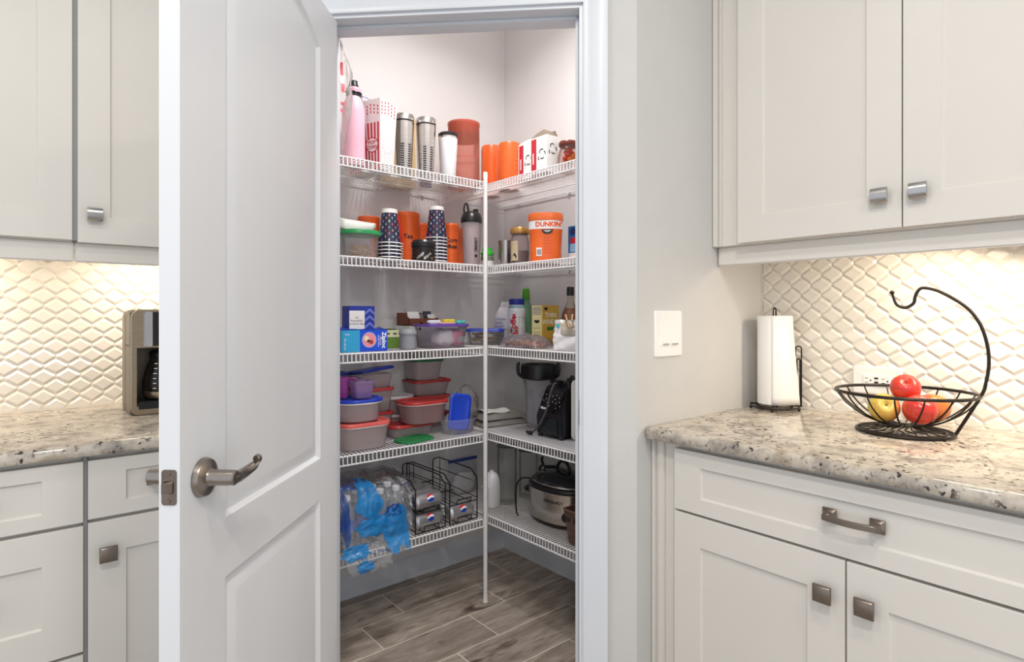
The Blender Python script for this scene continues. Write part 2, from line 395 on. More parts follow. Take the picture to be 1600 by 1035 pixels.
def backsplash(parent, M, u0, u1, z0, z1, ua, za):
    n = 0
    r0 = int((z0-za)/TP)-1
    for r in range(r0, r0+22):
        z = za+TP*r; sh = TW/2 if r % 2 else 0
        k0 = int((u0-ua)/TW)-1
        for k in range(k0, k0+24):
            u = ua+sh+TW*k
            if u+TW/2 < u0+.004 or u-TW/2 > u1-.004 or z+.027 < z0+.004 or z-.027 > z1-.004: continue
            lim = (u0-u+.0008, u1-u-.0008, z0-z+.0008, z1-z-.0008)
            if lim[0] < -TW/2 and lim[1] > TW/2 and lim[2] < -.027 and lim[3] > .027: me = TFULL
            else:
                o_ = clip(hexa(.0002), *lim); i_ = o_ and [tuple(Vector(p)*0) for p in o_]
                if not o_: continue
                cx = sum(p[0] for p in o_)/len(o_); cz = sum(p[1] for p in o_)/len(o_)
                hx = max(abs(p[0]-cx) for p in o_); hz = max(abs(p[1]-cz) for p in o_)
                if hx < .006 or hz < .004: continue
                fx, fz = max(.2, 1-.008/hx), max(.2, 1-.008/hz)
                me = tile_mesh(o_, [(cx+(p[0]-cx)*fx, cz+(p[1]-cz)*fz) for p in o_])
            t = link('tile', me, parent); t.matrix_local = M @ Matrix.Translation((u, 0, z)); n += 1
    return n
wr = bpy.data.objects['wall_right']; wb = bpy.data.objects['wall_back']
obj('grout_bed', MB().box(XR-.0035, XR+.001, .03, RY-.001, .916, 1.428), GROUT, wr)
obj('grout_bed', MB().box(-.36, .551, YB-.0035, YB+.001, .916, 1.428), GROUT, wb)
MR = Matrix(((0, 1, 0, XR-.0035), (-1, 0, 0, 0), (0, 0, 1, 0), (0, 0, 0, 1)))   # u=-Y
obj('caulk_line', MB().box(XR-.0095, XR-.001, RY-.0045, RY-.0002, .9158, 1.428), GROUT, wr); obj('caulk_line', MB().box(XR-.0105, XR-.001, .04, RY-.0005, .9158, .9205), GROUT, wr)
obj('caulk_line', MB().box(-.359, .551, YB-.0105, YB-.001, .9158, .9205), GROUT, wb)
backsplash(wr, MR, -(RY-.002), -.035, .917, 1.427, -.418, 1.2505)
ML = Matrix(((1, 0, 0, 0), (0, 1, 0, YB-.0035), (0, 0, 1, 0), (0, 0, 0, 1)))
backsplash(wb, ML, -.27, .551, .917, 1.427, .057, 1.279)

# ---------------------------------------------------------------- cabinets
def shaker(parent, name, x0, x1, z0, z1, y=0, fr=.077, t=.019, rail=None, label=None):
    rl = rail or fr
    R = lambda a, b, o, yy: [(x0+a+o, yy, z0+b+o), (x1-a-o, yy, z0+b+o), (x1-a-o, yy, z1-b-o), (x0+a+o, yy, z1-b-o)]
    mb = MB().loft([R(0, 0, 0, y+t), R(0, 0, 0, y+.0012), R(0, 0, .0004, y+.0004), R(0, 0, .0012, y), R(fr, rl, -.0008, y), R(fr, rl, 0, y+.0008), R(fr, rl, 0, y+t), R(0, 0, 0, y+t)], (False, False))
    d = obj(name, mb, CAB, parent, smooth=0, label=label)
    pm = MB(); i0, i1, j0, j1 = x0+fr, x1-fr, z0+rl, z1-rl; b = .003; r = .0065
    lp = lambda o, yy: [(i0+o, yy, j0+o), (i1-o, yy, j0+o), (i1-o, yy, j1-o), (i0+o, yy, j1-o)]
    pm.loft([lp(-.002, y+.003), lp(0, y+.003), lp(b, y+r), lp(b+.0001, y+r)], (False, True))
    obj('panel', pm, CABP, d, smooth=0)
    return d
def knob(parent, x, z, y=0, curved=False):
    h = .0185
    mb = MB()
    if curved:
        cs = [( -h, -.011), (-h*.5, -.0165), (0, -.0185), (h*.5, -.0175), (h, -.014)]
        lp = lambda xx: [(xx, y+b-.006, z+a) for a, b in cs]+[(xx, y-.014, z+h), (xx, y-.012, z-h)]
        mb.loft([lp(x-h), lp(x+h)])
    else:
        sq = lambda s, yy: [(x-s, yy, z-s), (x+s, yy, z-s), (x+s, yy, z+s), (x-s, yy, z+s)]
        mb.loft([sq(h-.002, y-.014), sq(h, y-.016), sq(h, y-.022), sq(h-.003, y-.026)])
    mb.loft([[(x+s*math.cos(a), yy, z+s*math.sin(a)) for a in [2*PI*k/12 for k in range(12)]] for s, yy in ((.011, y), (.008, y-.003), (.007, y-.008), (.009, y-.0145))])
    return obj('knob', mb, KNOBM_LIT if curved else KNOBM, parent, bev=.0007, seg=1, fix=False, label='square satin metal knob')
def pull(parent, x0, x1, z, y=0):
    mb = MB(); h = .0145
    for x in (x0, x1):
        sq = lambda s, yy: [(x-s, yy, z-s), (x+s, yy, z-s), (x+s, yy, z+s), (x-s, yy, z+s)]
        mb.loft([sq(h, y), sq(h, y-.003), sq(.008, y-.009), sq(.006, y-.022)])
    n = 10
    lp = lambda t: [(x0-.006+(x1-x0+.012)*t, y-.020-.008*math.sin(PI*t)-yy, z+zz) for yy, zz in ((0, -.006), (.009, -.006), (.009, .006), (0, .006))]
    mb.loft([lp(k/n) for k in range(n+1)])
    return obj('handle', mb, KNOBM, parent, bev=.001, seg=1, fix=False, label='satin metal bar pull on square feet')
# right base cabinet: local x runs from the return wall toward the camera side, y into the wall
bc = thing('base_cabinet', 'off-white shaker base cabinet with one wide drawer over two doors, under the fruit bowl counter', 'cabinet', (1.32, RY, 0), -90)
obj('carcass', MB().box(.002, .945, .020, XR-1.32-.002, .105, .884), CAB, bc, bev=.001)
obj('scribe_strip', MB().box(.0015, .012, .010, .022, .105, .884), CAB, bc, bev=.002)
obj('filler_strip', MB().box(.020, .040, .013, .0205, .105, .884), CAB, bc, bev=.002)
obj('toe_kick', MB().box(.002, .945, .085, .10, .002, .105), CAB, bc)
d = shaker(bc, 'drawer_front', .0815, .925, .712, .870, fr=.077, rail=.040); pull(d, .469, .560, .795)
d = shaker(bc, 'door', .0815, .4985, .112, .7055); knob(d, .460, .628)
d = shaker(bc, 'door', .5020, .925, .112, .7055); knob(d, .541, .628)
# left base cabinets
bl = thing('base_cabinet', 'off-white shaker base cabinet with a stack of drawers, at the far left edge', 'cabinet', (.119, 1.72, 0), 0)
obj('carcass', MB().box(-.46, -.0045, .020, YB-1.722, .105, .884), CAB, bl, bev=.001)
obj('reveal_strip', MB().box(-.0042, .0042, .006, .030, .105, .884), GREY, bl, label='grey strip between the cabinets')
obj('toe_kick', MB().box(-.46, -.0045, .085, .10, .002, .105), CAB, bl)
d = shaker(bl, 'drawer_front', -.455, -.004, .727, .872, rail=.034); pull(d, -.27, -.18, .79)
d = shaker(bl, 'drawer_front', -.455, -.004, .420, .718); pull(d, -.27, -.18, .57)
d = shaker(bl, 'drawer_front', -.455, -.004, .112, .412); pull(d, -.27, -.18, .26)
b2 = thing('base_cabinet', 'off-white shaker base cabinet with drawer over door, behind the open pantry door', 'cabinet', (.123, 1.72, 0), 0)
obj('carcass', MB().box(.002, .427, .020, YB-1.722, .105, .884), CAB, b2, bev=.001)
obj('toe_kick', MB().box(.002, .427, .085, .10, .002, .105), CAB, b2)
d = shaker(b2, 'drawer_front', .001, .42, .731, .872, rail=.034); pull(d, .135, .226, .806)
d = shaker(b2, 'door', .001, .42, .112, .722); knob(d, .040, .645)
# wall cabinets
wc = thing('wall_cabinet', 'off-white two-door shaker wall cabinet above the fruit bowl counter', 'cabinet', (1.625, RY, 0), -90)
obj('carcass', MB().box(.001, .945, .020, XR-1.625-.004, 1.429, 2.49), CAB, wc, bev=.001)
obj('scribe_strip', MB().box(.0015, .018, .012, .022, 1.429, 2.49), CAB, wc, bev=.002)
obj('filler_strip', MB().box(.022, .030, .015, .0205, 1.429, 2.49), CAB, wc, bev=.002)
obj('light_rail', MB().box(.004, .945, .040, .058, 1.372, 1.429), CAB, wc, bev=.003)
d = shaker(wc, 'door', .090, .5115, 1.432, 2.47); knob(d, .468, 1.512, curved=True)
d = shaker(wc, 'door', .5145, .935, 1.432, 2.47); knob(d, .549, 1.512, curved=True)
wl = thing('wall_cabinet', 'off-white shaker wall cabinet at the far left edge, no knob in view', 'cabinet', (.119, 2.063, 0), 0)
obj('carcass', MB().box(-.46, -.006, .020, YB-2.065, 1.429, 2.49), CAB, wl, bev=.001)
obj('reveal_strip', MB().box(-.0058, .0058, .004, .030, 1.431, 2.49), GREY, wl, label='grey strip between the cabinets')
obj('light_rail', MB().box(-.46, -.001, .022, .040, 1.372, 1.4285), CAB, wl, bev=.003)
shaker(wl, 'door', -.455, -.006, 1.432, 2.47)
w2 = thing('wall_cabinet', 'off-white shaker wall cabinet with square knob, partly behind the pantry door', 'cabinet', (.119, 2.063, 0), 0)
obj('carcass', MB().box(.006, .431, .020, YB-2.065, 1.429, 2.49), CAB, w2, bev=.001)
obj('light_rail', MB().box(.001, .431, .022, .040, 1.372, 1.4285), CAB, w2, bev=.003)
d = shaker(w2, 'door', .006, .428, 1.427, 2.47); knob(d, .045, 1.507, curved=True)
cw = thing('cable_loop', 'small cream cable loop hanging under the left wall cabinets', 'cable', (.062, 2.20, 1.36))
obj('loop', MB().tube(crv([(-.012, 0, .060), (-.012, 0, .030), (-.004, 0, .017), (.006, 0, .018), (.017, .004, .030), (.024, .006, .062)]), .003), mat('cream_cable', '#efe2c4', .4), cw)

# countertops
def counter(name, label, poly_front, M, L0, L1, dp):
    t = thing(name, label, 'countertop')
    mb = MB(); pr = [(.010, .885), (.003, .886), (0, .890), (0, .907), (.0025, .9125), (.008, .9155), (dp, .9155), (dp, .885)]
    if poly_front:   # rounded free corner at the start
        loops = [[(max(L0+.0, L0), y+o, z) for y, z in pr] for o in (0,)]
    loops = []
    for u, o in ((L0, .016), (L0+.003, .009), (L0+.009, .003), (L0+.018, 0), (L1, 0)):
        loops.append([(u, (y+o if y < dp else y), z) for y, z in pr])
    mb.loft(loops, M=M); obj('slab', mb, GRANITE, t, smooth=50)
    return t
counter('countertop', 'speckled granite countertop under the paper towels and fruit bowl', True, Matrix.Translation((1.293, RY-.001, 0)) @ Matrix.Rotation(-PI/2, 4, 'Z'), 0, .95, XR-1.293-.001)
counter('countertop', 'speckled granite countertop under the coffee maker', False, Matrix.Translation((-.36, 1.70, 0)), 0, .911, YB-1.70-.001)

# ---------------------------------------------------------------- pantry door
dr = bpy.data.objects.new('door_1', None); C.objects.link(dr)
dr['kind'] = 'structure'; dr['label'] = 'white two-panel arched interior door standing open in front of the left cabinets'
dr.location = (RX-q*S1, RY+q*S1, .008); dr.rotation_euler = (0, 0, math.radians(226.5))
LW, LH, TH = .705, 2.035, .035
px0, px1 = .117, .572
def arch(n=14):
    pts = [(px1, .836), (px1, 1.912)]
    for k in range(1, n): 
        x = px1+(px0-px1)*k/n; pts.append((x, 1.912+.07*(1-((x-(px0+px1)/2)/((px1-px0)/2))**2)))
    return pts+[(px0, 1.912), (px0, .836)]
low = [(px1, .20), (px1, .732), (px0, .732), (px0, .20)]
def inset(poly, o):
    n = len(poly); out = []
    cx = sum(p[0] for p in poly)/n; cy = sum(p[1] for p in poly)/n
    ar = sum(poly[i-1][0]*poly[i][1]-poly[i][0]*poly[i-1][1] for i in range(n)); sg = 1 if ar > 0 else -1
    for i in range(n):
        a, b, c = Vector(poly[i-1]), Vector(poly[i]), Vector(poly[(i+1) % n])
        d1, d2 = (b-a).normalized(), (c-b).normalized()
        n1, n2 = Vector((-d1.y, d1.x))*sg, Vector((-d2.y, d2.x))*sg
        m = (n1+n2).normalized(); out.append(tuple(b+m*o/max(.3, m.dot(n1))))
    return out
lf = MB(); up = arch()
for yy in (0, TH):
    for rect in ([(0, 0), (px0, 0), (px0, LH), (0, LH)], [(px1, 0), (LW, 0), (LW, LH), (px1, LH)], [(px0, 0), (px1, 0), (px1, .20), (px0, .20)], [(px0, .732), (px1, .732), (px1, .836), (px0, .836)]):
        f = (0, 1, 2, 3) if yy == 0 else (3, 2, 1, 0)
        lf.add([(x, yy, z) for x, z in rect], [f])
    top = up[1:-1]                   # px1 .. px0 along the arch
    for i in range(len(top)-1):
        (xa, za), (xb, zb) = top[i], top[i+1]
        v = [(xa, yy, za), (xa, yy, LH), (xb, yy, LH), (xb, yy, zb)]
        lf.add(v, [(0, 1, 2, 3) if yy == 0 else (3, 2, 1, 0)])
lf.add([(0, 0, 0), (0, TH, 0), (0, TH, LH), (0, 0, LH)], [(0, 1, 2, 3)]); lf.add([(LW, 0, 0), (LW, 0, LH), (LW, TH, LH), (LW, TH, 0)], [(0, 1, 2, 3)])
lf.add([(0, 0, LH), (0, TH, LH), (LW, TH, LH), (LW, 0, LH)], [(0, 1, 2, 3)]); lf.add([(0, 0, 0), (LW, 0, 0), (LW, TH, 0), (0, TH, 0)], [(0, 1, 2, 3)])
obj('leaf', lf, DOORP, dr, smooth=0, fix=False)
for poly in (up, low):
    for side in (0, 1):
        y = lambda dpt: (TH-dpt) if side else dpt
        loops = [[(x, y(dp), z) for x, z in inset(poly, o)] for o, dp in ((-.001, 0), (.003, .001), (.007, .006), (.012, .0095), (.016, .0095), (.022, .0075), (.040, .0025), (.044, .002))]
        obj('panel', MB().loft(loops, (False, True)), DOORP, dr, smooth=25)
# lever set on the visible face and on the far face, latch plate on the edge
def lever(side):
    s = 1 if side else -1; y0 = TH if side else 0
    hx, hz = LW-.062, .934
    mk = lambda p: (hx+p[0], y0+s*p[1], hz+p[2])
    ring = lambda r, yy: [mk((r*math.cos(2*PI*k/28), yy, r*math.sin(2*PI*k/28))) for k in range(28)]
    h = obj('handle', MB().loft([ring(.0335, 0), ring(.0335, .004), ring(.031, .010), ring(.024, .013), ring(.0155, .015), ring(.0135, .020), ring(.0135, .040), ring(.0128, .058), ring(.010, .060)]), NICKEL, dr, label='satin nickel lever handle on round rose')
    pts = crv([(0, .050, 0), (-.014, .051, -.003), (-.034, .047, -.006), (-.056, .045, -.006), (-.072, .047, -.003), (-.084, .050, .001), (-.089, .053, .008), (-.085, .055, .014), (-.077, .054, .013)], 5)
    lp = []
    n = len(pts)
    for i, p in enumerate(pts):
        t = i/(n-1); a = .0105*(1-t)+.0055*t; b = .0125*(1-.5*t)
        tan = (pts[min(i+1, n-1)]-pts[max(i-1, 0)]).normalized(); nn = Vector((-tan.y, tan.x, 0)).normalized()
        lp.append([mk(tuple(p+nn*a*math.cos(2*PI*k/12)+Vector((0, 0, b*math.sin(2*PI*k/12))))) for k in range(12)])
    obj('lever', MB().loft(lp), NICKEL, h)
    obj('keyhole', MB().loft([[mk((.006*math.cos(2*PI*k/10)-.004, yy, .006*math.sin(2*PI*k/10)-.016)) for k in range(10)] for yy in (.006, .0125)]), BLACK, h)
lever(True); lever(False)
lp = obj('latch_plate', MB().loft([[(LW+o, a, b) for a, b in [(TH/2+p[0], .934+p[1]) for p in rrect(.025, .057, .005, 0)]] for o in (0, .0012)], M=None), BRONZE, dr, label='bronze latch plate on the door edge')
obj('latch_bolt', MB().loft([[(LW+.001, TH/2-.007, .934-.010), (LW+.001, TH/2+.007, .934-.010), (LW+.001, TH/2+.007, .934+.010), (LW+.001, TH/2-.007, .934+.010)], [(LW+.010, TH/2-.007, .934-.008), (LW+.003, TH/2+.007, .934-.008), (LW+.003, TH/2+.007, .934+.008), (LW+.010, TH/2-.007, .934+.008)]]), BRONZE, lp)
for zz in (.022, -.022):
    obj('screw', MB().lathe([(.0035, 0), (.003, .0012), (.001, .0015)], 10, M=Matrix.Translation((LW+.001, TH/2, .934+zz)) @ Matrix.Rotation(PI/2, 4, 'Y')), BRONZE, lp)
for zz in (.2, 1.05, 1.82):
    obj('hinge', MB().tube([(-.004, .0, zz), (-.004, .0, zz+.09)], .006, 10), NICKEL, dr)

# ---------------------------------------------------------------- wall plates
sw = thing('light_switch', 'white double rocker light switch on the wall beside the pantry door', 'switch', (1.4065, RY, 1.167))
obj('plate', MB().loft([[(p[0], yy, p[1]) for p in rrect(.128-o, .130-o, .006, 0)] for yy, o in ((0, 0), (-.003, 0), (-.006, .006))]), WHITE, sw)
for x in (-.0215, .0225):
    rk = obj('rocker', MB().loft([[(x+a, -.006+yy*k, z) for a, yy, z in ((-.0165, 0, -.033), (.0165, 0, -.033), (.0165, 0, .033), (-.0165, 0, .033))] for k in (1,)]+[[(x-.0155, -.0105, -.031), (x+.0155, -.0105, -.031), (x+.0155, -.0065, .031), (x-.0155, -.0065, .031)]], (False, True)), WHITE, sw, smooth=0)
    obj('tab', MB().box(x-.014, x+.014, -.0112, -.0085, -.031, -.027), mat('switch_grey', '#a7a29c', .5), rk)
    for z in (.048, -.048): obj('screw', MB().lathe([(.003, 0), (.0025, .001)], 10, M=Matrix.Translation((x, -.0055, z)) @ Matrix.Rotation(PI/2, 4, 'X')), WHITE, sw)
ou = thing('wall_outlet', 'white horizontal socket plate on the tiles behind the fruit bowl', 'outlet', (XR-.012, .634, 1.026), -90)
obj('plate', MB().loft([[(p[0], yy, p[1]) for p in rrect(.130-o, .082-o, .005, 0)] for yy, o in ((.008, 0), (-.003, 0), (-.006, .006))]), WHITE, ou)
fc = obj('socket_face', MB().box(-.035, .035, -.0085, -.005, -.0165, .0165), WHITE, ou, bev=.001)
for x in (-.022, .022):
    for a, b_, wd, hh in ((x-.004, .006, .007, .0016), (x-.004, -.006, .0085, .0016), (x+.007, 0, .004, .004)):
        obj('slot', MB().box(a-wd/2, a+wd/2, -.0089, -.0083, b_-hh/2, b_+hh/2), INK, fc)
for z in (.007, -.005): obj('button', MB().box(-.005, .005, -.0095, -.008, z-.0025, z+.0025), INK, fc)

# ---------------------------------------------------------------- kitchen things
CT = .9155
# paper towel holder and roll
ph = thing('paper_towel_holder', 'dark bronze wire paper towel holder in the corner of the granite counter', 'holder', (1.862, .903, CT))
mb = MB()
for r, z in ((.072, .012), (.052, .012)):
    mb.tube([(r*math.cos(2*PI*k/32), r*math.sin(2*PI*k/32), z) for k in range(32)], .0026, 7, True)
obj('base_ring', mb, BLACKW, ph)
for k in range(4):
    a = PI/2*k+.35; obj('spoke', MB().tube([(.004*math.cos(a), .004*math.sin(a), .0165), (.073*math.cos(a), .073*math.sin(a), .0165)], .0024), BLACKW, ph)
for k in range(4):
    a = PI/2*k+.35+math.radians(180); obj('ball_foot', MB().lathe([(0, 0), (.0035, .001), (.005, .005), (.0035, .009), (0, .010)], 12, M=Matrix.Translation((.071*math.cos(a), .071*math.sin(a), 0))), BLACKW, ph)
obj('post', MB().tube(crv([(-.0035, .0028, .012), (-.0035, .0028, .16), (-.0035, .0028, .310), (-.003, .0024, .322), (0, 0, .328), (.003, -.0024, .322), (.0035, -.0028, .310), (.0035, -.0028, .16), (.0035, -.0028, .012)], 4), .0022), BLACKW, ph)
ax = Vector((.56, -.83, 0)); bx = Vector((.436, -.90, 0))
for wd, hh in ((.017, .205), (.009, .165)):
    pts = []
    o = ax*.0700
    for k in range(9):
        a = PI*k/8; pts.append(o+bx*(wd/2*math.cos(a))+Vector((0, 0, hh-wd/2+wd/2*math.sin(a))))
    pts = [o+bx*(wd/2)+Vector((0, 0, .012))]+pts+[o-bx*(wd/2)+Vector((0, 0, .012))]
    obj('tension_arm', MB().tube(pts, .0022), BLACKW, ph)
pr = thing('paper_towel_roll', 'full white paper towel roll on the wire holder with its end hanging loose', 'paper towels', (1.862, .903, CT+.020))
R_ = .0515
obj('roll', MB().lathe([(.018, .001), (R_-.001, 0), (R_, .001), (R_, .281), (R_-.001, .282), (.018, .281), (.018, .001)], 48, caps=False), PAPER, pr)
def flap(u, v):
    z = .281*(1-v); rr = R_+.0002+.0014*u; b = min(1, v**1.1)
    th = math.radians(-165+62*min(1, u/.4)); s = max(0, u-.4)/.6
    tw = th+s*math.radians(62)                                     # staying on the roll (top) ...
    L_ = s*.066; tx, ty = -math.sin(th), math.cos(th)              # ... or leaving it along the tangent (bottom)
    w_ = ((rr+.001*s)*math.cos(tw), (rr+.001*s)*math.sin(tw)); f_ = (rr*math.cos(th)+tx*L_, rr*math.sin(th)+ty*L_)
    return (w_[0]*(1-b)+f_[0]*b, w_[1]*(1-b)+f_[1]*b, z-.004*s*v)
o = obj('loose_sheet', MB().grid(flap, 16, 12), PAPER, pr)
sm = o.modifiers.new('thickness', 'SOLIDIFY'); sm.thickness = .0008

# fruit bowl with hook
fb = thing('fruit_bowl', 'dark wire fruit bowl with a tall curved banana hook on the granite counter', 'fruit bowl', (1.753, .51, CT))
def ring(mb, r, z, t, n=48): return mb.tube([(r*math.cos(2*PI*k/n), r*math.sin(2*PI*k/n), z) for k in range(n)], t, 8, True)
obj('rim', ring(MB(), .155, .105, .0042), BLACKW, fb)
obj('base_ring', ring(ring(MB(), .106, .005, .0042), .090, .006, .0026), BLACKW, fb)
prf = [(.012, .020), (.030, .021), (.060, .027), (.095, .043), (.125, .066), (.144, .087), (.155, .105)]
rib_me = MB().tube(crv([(r, 0, z) for r, z in prf], 4), .0021, 6).mesh('rib', [BLACKW])
scr = MB().tube(crv([(.012, 0, .020), (.022, .002, .017), (.040, -.008, .012), (.060, .008, .009), (.078, .005, .007), (.104, .0, .006)], 4), .0016, 6).mesh('base_scroll', [BLACKW])
for k in range(16):
    o = link('rib', rib_me, fb); o.rotation_euler = (0, 0, 2*PI*(k+.4)/16)
    o = link('base_scroll', scr, fb); o.rotation_euler = (0, 0, 2*PI*(k+.4)/16)
ring(MB(), .013, .019, .003, 16)
obj('hub', ring(MB(), .012, .019, .0032, 16), BLACKW, fb)
hook = [(.106, .921), (.155, 1.020), (.165, 1.053), (.171, 1.100), (.168, 1.146), (.156, 1.193), (.134, 1.232), (.102, 1.261), (.070, 1.281), (.044, 1.289), (.032, 1.285), (.024, 1.268), (.020, 1.250), (.003, 1.239), (-.015, 1.246), (-.023, 1.264), (-.026, 1.279)]
e_ = Vector((.272, -.962, 0))
hp = crv([e_*s+Vector((0, 0, z-CT)) for s, z in hook], 5)
obj('hook', MB().tube(hp, [.0040]*(len(hp)-16)+[.0040-.0012*k/15 for k in range(16)], 8), BLACKW, fb)
tip = e_*hook[-1][0]+Vector((0, 0, hook[-1][1]-CT))
obj('tip_ball', MB().lathe([(0, -.006), (.0045, -.004), (.006, 0), (.0045, .004), (0, .006)], 12, M=Matrix.Translation(tip)), BLACKW, fb)

def apple_mat(name, stops, seed):
    m, nt, b = nodes(name); L = nt.links
    tc = N(nt, 'ShaderNodeTexCoord'); mp = N(nt, 'ShaderNodeMapping'); mp.inputs['Location'].default_value = (seed, seed*.7, 0); mp.inputs['Scale'].default_value = (1, 1, .45)
    L.new(tc.outputs['Object'], mp.inputs[0])
    n1 = N(nt, 'ShaderNodeTexNoise', Scale=16.0, Detail=3.0); L.new(mp.outputs[0], n1.inputs['Vector'])
    r = ramp(nt, n1.outputs['Fac'], stops)
    mp2 = N(nt, 'ShaderNodeMapping'); mp2.inputs['Scale'].default_value = (1, 1, .12); L.new(tc.outputs['Object'], mp2.inputs[0])
    n2 = N(nt, 'ShaderNodeTexNoise', Scale=150.0, Detail=2.0); L.new(mp2.outputs[0], n2.inputs['Vector'])
    r2 = ramp(nt, n2.outputs['Fac'], [(.35, '#e8c9a0'), (.6, '#ffffff')])
    mx = N(nt, 'ShaderNodeMix', data_type='RGBA', blend_type='MULTIPLY'); mx.inputs['Factor'].default_value = .35
    L.new(r.outputs[0], mx.inputs[6]); L.new(r2.outputs[0], mx.inputs[7]); L.new(mx.outputs[2], b.inputs['Base Color'])
    b.inputs['Roughness'].default_value = .22; b.inputs['Coat Weight'].default_value = .2
    return m
APR = apple_mat('red_apple_skin', [(.30, '#e0903c'), (.43, '#d84530'), (.7, '#cf2f27')], 1.0)
APY = apple_mat('yellow_apple_skin', [(.36, '#c9c45c'), (.52, '#ddb452'), (.66, '#dc6a3c')], 3.1)
APO = apple_mat('blush_apple_skin', [(.30, '#e0b04a'), (.5, '#e07d3a'), (.7, '#cf4a30')], 5.2)
STEMM = mat('apple_stem', '#5a4226', .8)
def apple(label, loc, r, m, tilt):
    t = thing('apple', label, 'apple', loc, 0, 'apples in the wire bowl')
    pf = []
    for k in range(21):
        a = -PI/2+PI*k/20
        rr = r*math.cos(a)**.85*(1+.04*math.sin(a)); z = r*.92*math.sin(a)
        if a > 0: z -= r*.30*max(0, 1-(rr/r)/.5)**1.5
        else: z += r*.20*max(0, 1-(rr/r)/.42)**1.5
        pf.append((rr, z))
    M = Matrix.Rotation(tilt[0], 4, 'X') @ Matrix.Rotation(tilt[1], 4, 'Y')
    obj('body', MB().lathe(pf, 32, M=M), m, t, smooth=80)
    obj('stem', MB().tube([tuple(M @ Vector(p)) for p in crv([(0, 0, r*.50), (.001, 0, r*.64), (.002, .001, r*.78)], 4)], .0013, 6), STEMM, t)
apple('yellow-green apple at the left in the wire bowl', (1.703, .541, .9155+.066), .0365, APY, (.9, -.9))
apple('red apple at the front right in the wire bowl', (1.702, .462, .9155+.070), .0375, APR, (.3, -.3))
apple('red apple on top of the others in the wire bowl', (1.742, .504, .9155+.117), .0345, APR, (.35, -.75))
apple('orange-yellow apple behind the front red one', (1.790, .455, .9155+.068), .0365, APO, (.2, .3))

# coffee maker
cm = thing('coffee_maker', 'steel and black drip coffee maker on the granite counter, half hidden by the door', 'coffee maker', (.253, 2.076, CT))
W_ = .205; D_ = .195; Hh = .320
COF = mat('warm_steel', '#a89782', .3, .9, var=.06, scale=15, stretch=(1, 1, 10))
SIDEM = mat('coffee_side', '#6f665b', .35, .5)
obj('rear_body', MB().loft([[(p[0]+W_/2, p[1]+.152, z) for p in rrect(W_-2*o, .085-2*o, .012, 0)] for o, z in ((.002, .002), (.0, .012), (0, .300), (.004, .314), (.012, .320))]), SIDEM, cm)
obj('brew_head', MB().box(.0005, W_-.0005, .013, .112, .207, .3185), SIDEM, cm, bev=.006)
for x in (.0005, W_-.0155): obj('side_cheek', MB().box(x, x+.015, .013, .112, .003, .210), SIDEM, cm, bev=.002)
obj('foot', MB().box(.012, W_-.012, .010, .112, .001, .030), BLACK, cm, bev=.003)
fr_ = MB()
def fring(o, y): return [(p[0]+W_/2, y, p[1]+Hh/2+.001) for p in rrect(W_-2*o, Hh-2*o, .022, 0, 6)]
def fin(o, y): return [(min(max(p[0]+W_/2, .016+o), W_-.016-o), y, min(max(p[1]+Hh/2, .028+o), .205-o)) for p in rrect(W_, Hh, .022, 0, 6)]
fr_.loft([fring(.001, .014), fring(.0, .003), fring(.003, 0), fin(0, 0), fin(.001, .012)], (False, False))
obj('front_frame', fr_, COF, cm)
for x in (.0335, W_-.0375): obj('upper_cheek', MB().box(x, x+.004, -.0015, .004, .208, .312), STEEL, cm, bev=.001)
obj('control_panel', MB().box(.058, W_-.058, -.002, .004, .210, .314), BLACK, cm, bev=.001)
for x in (.038, W_-.056): obj('chrome_strip', MB().box(x, x+.018, -.003, .004, .209, .315), mat('chrome', '#cfcfd4', .12, 1.0), cm, bev=.002)
obj('cavity', MB().add([(.016, .0125, .028), (W_-.016, .0125, .028), (W_-.016, .0125, .205), (.016, .0125, .205), (.018, .11, .04), (W_-.018, .11, .04), (W_-.018, .11, .205), (.018, .11, .205)], [(0, 1, 5, 4), (1, 2, 6, 5), (2, 3, 7, 6), (3, 0, 4, 7), (4, 5, 6, 7)]), BLACK, cm, smooth=0)
obj('warming_base', MB().box(.018, W_-.018, -.002, .10, .016, .042), BLACK, cm, bev=.003)
cf = obj('carafe', MB().lathe([(.050, .045), (.060, .050), (.066, .075), (.066, .100), (.058, .135), (.046, .165), (.044, .175)], 32, M=Matrix.Translation((W_/2, .055, 0))), clear('dark_carafe_glass', '#3a322c', .55, .06), cm)
obj('band', MB().lathe([(.0605, .048), (.0668, .058), (.0668, .068), (.064, .070)], 32, M=Matrix.Translation((W_/2, .055, 0)), caps=False), COF, cf)
obj('lid', MB().lathe([(.046, .172), (.047, .185), (.040, .195), (0, .197)], 28, M=Matrix.Translation((W_/2, .055, 0))), BLACK, cf)
mk = MB()
for k in range(6): mk.add([cyl(.0665-.0028*max(0, k-2), -128, .080+.015*k)(x, y) for x, y in ((-.004, -.001), (.006, -.001), (.006, .001), (-.004, .001))], [(0, 1, 2, 3)], M=Matrix.Translation((W_/2, .055, 0)))
obj('cup_marks', mk, WINK, cf, smooth=0)

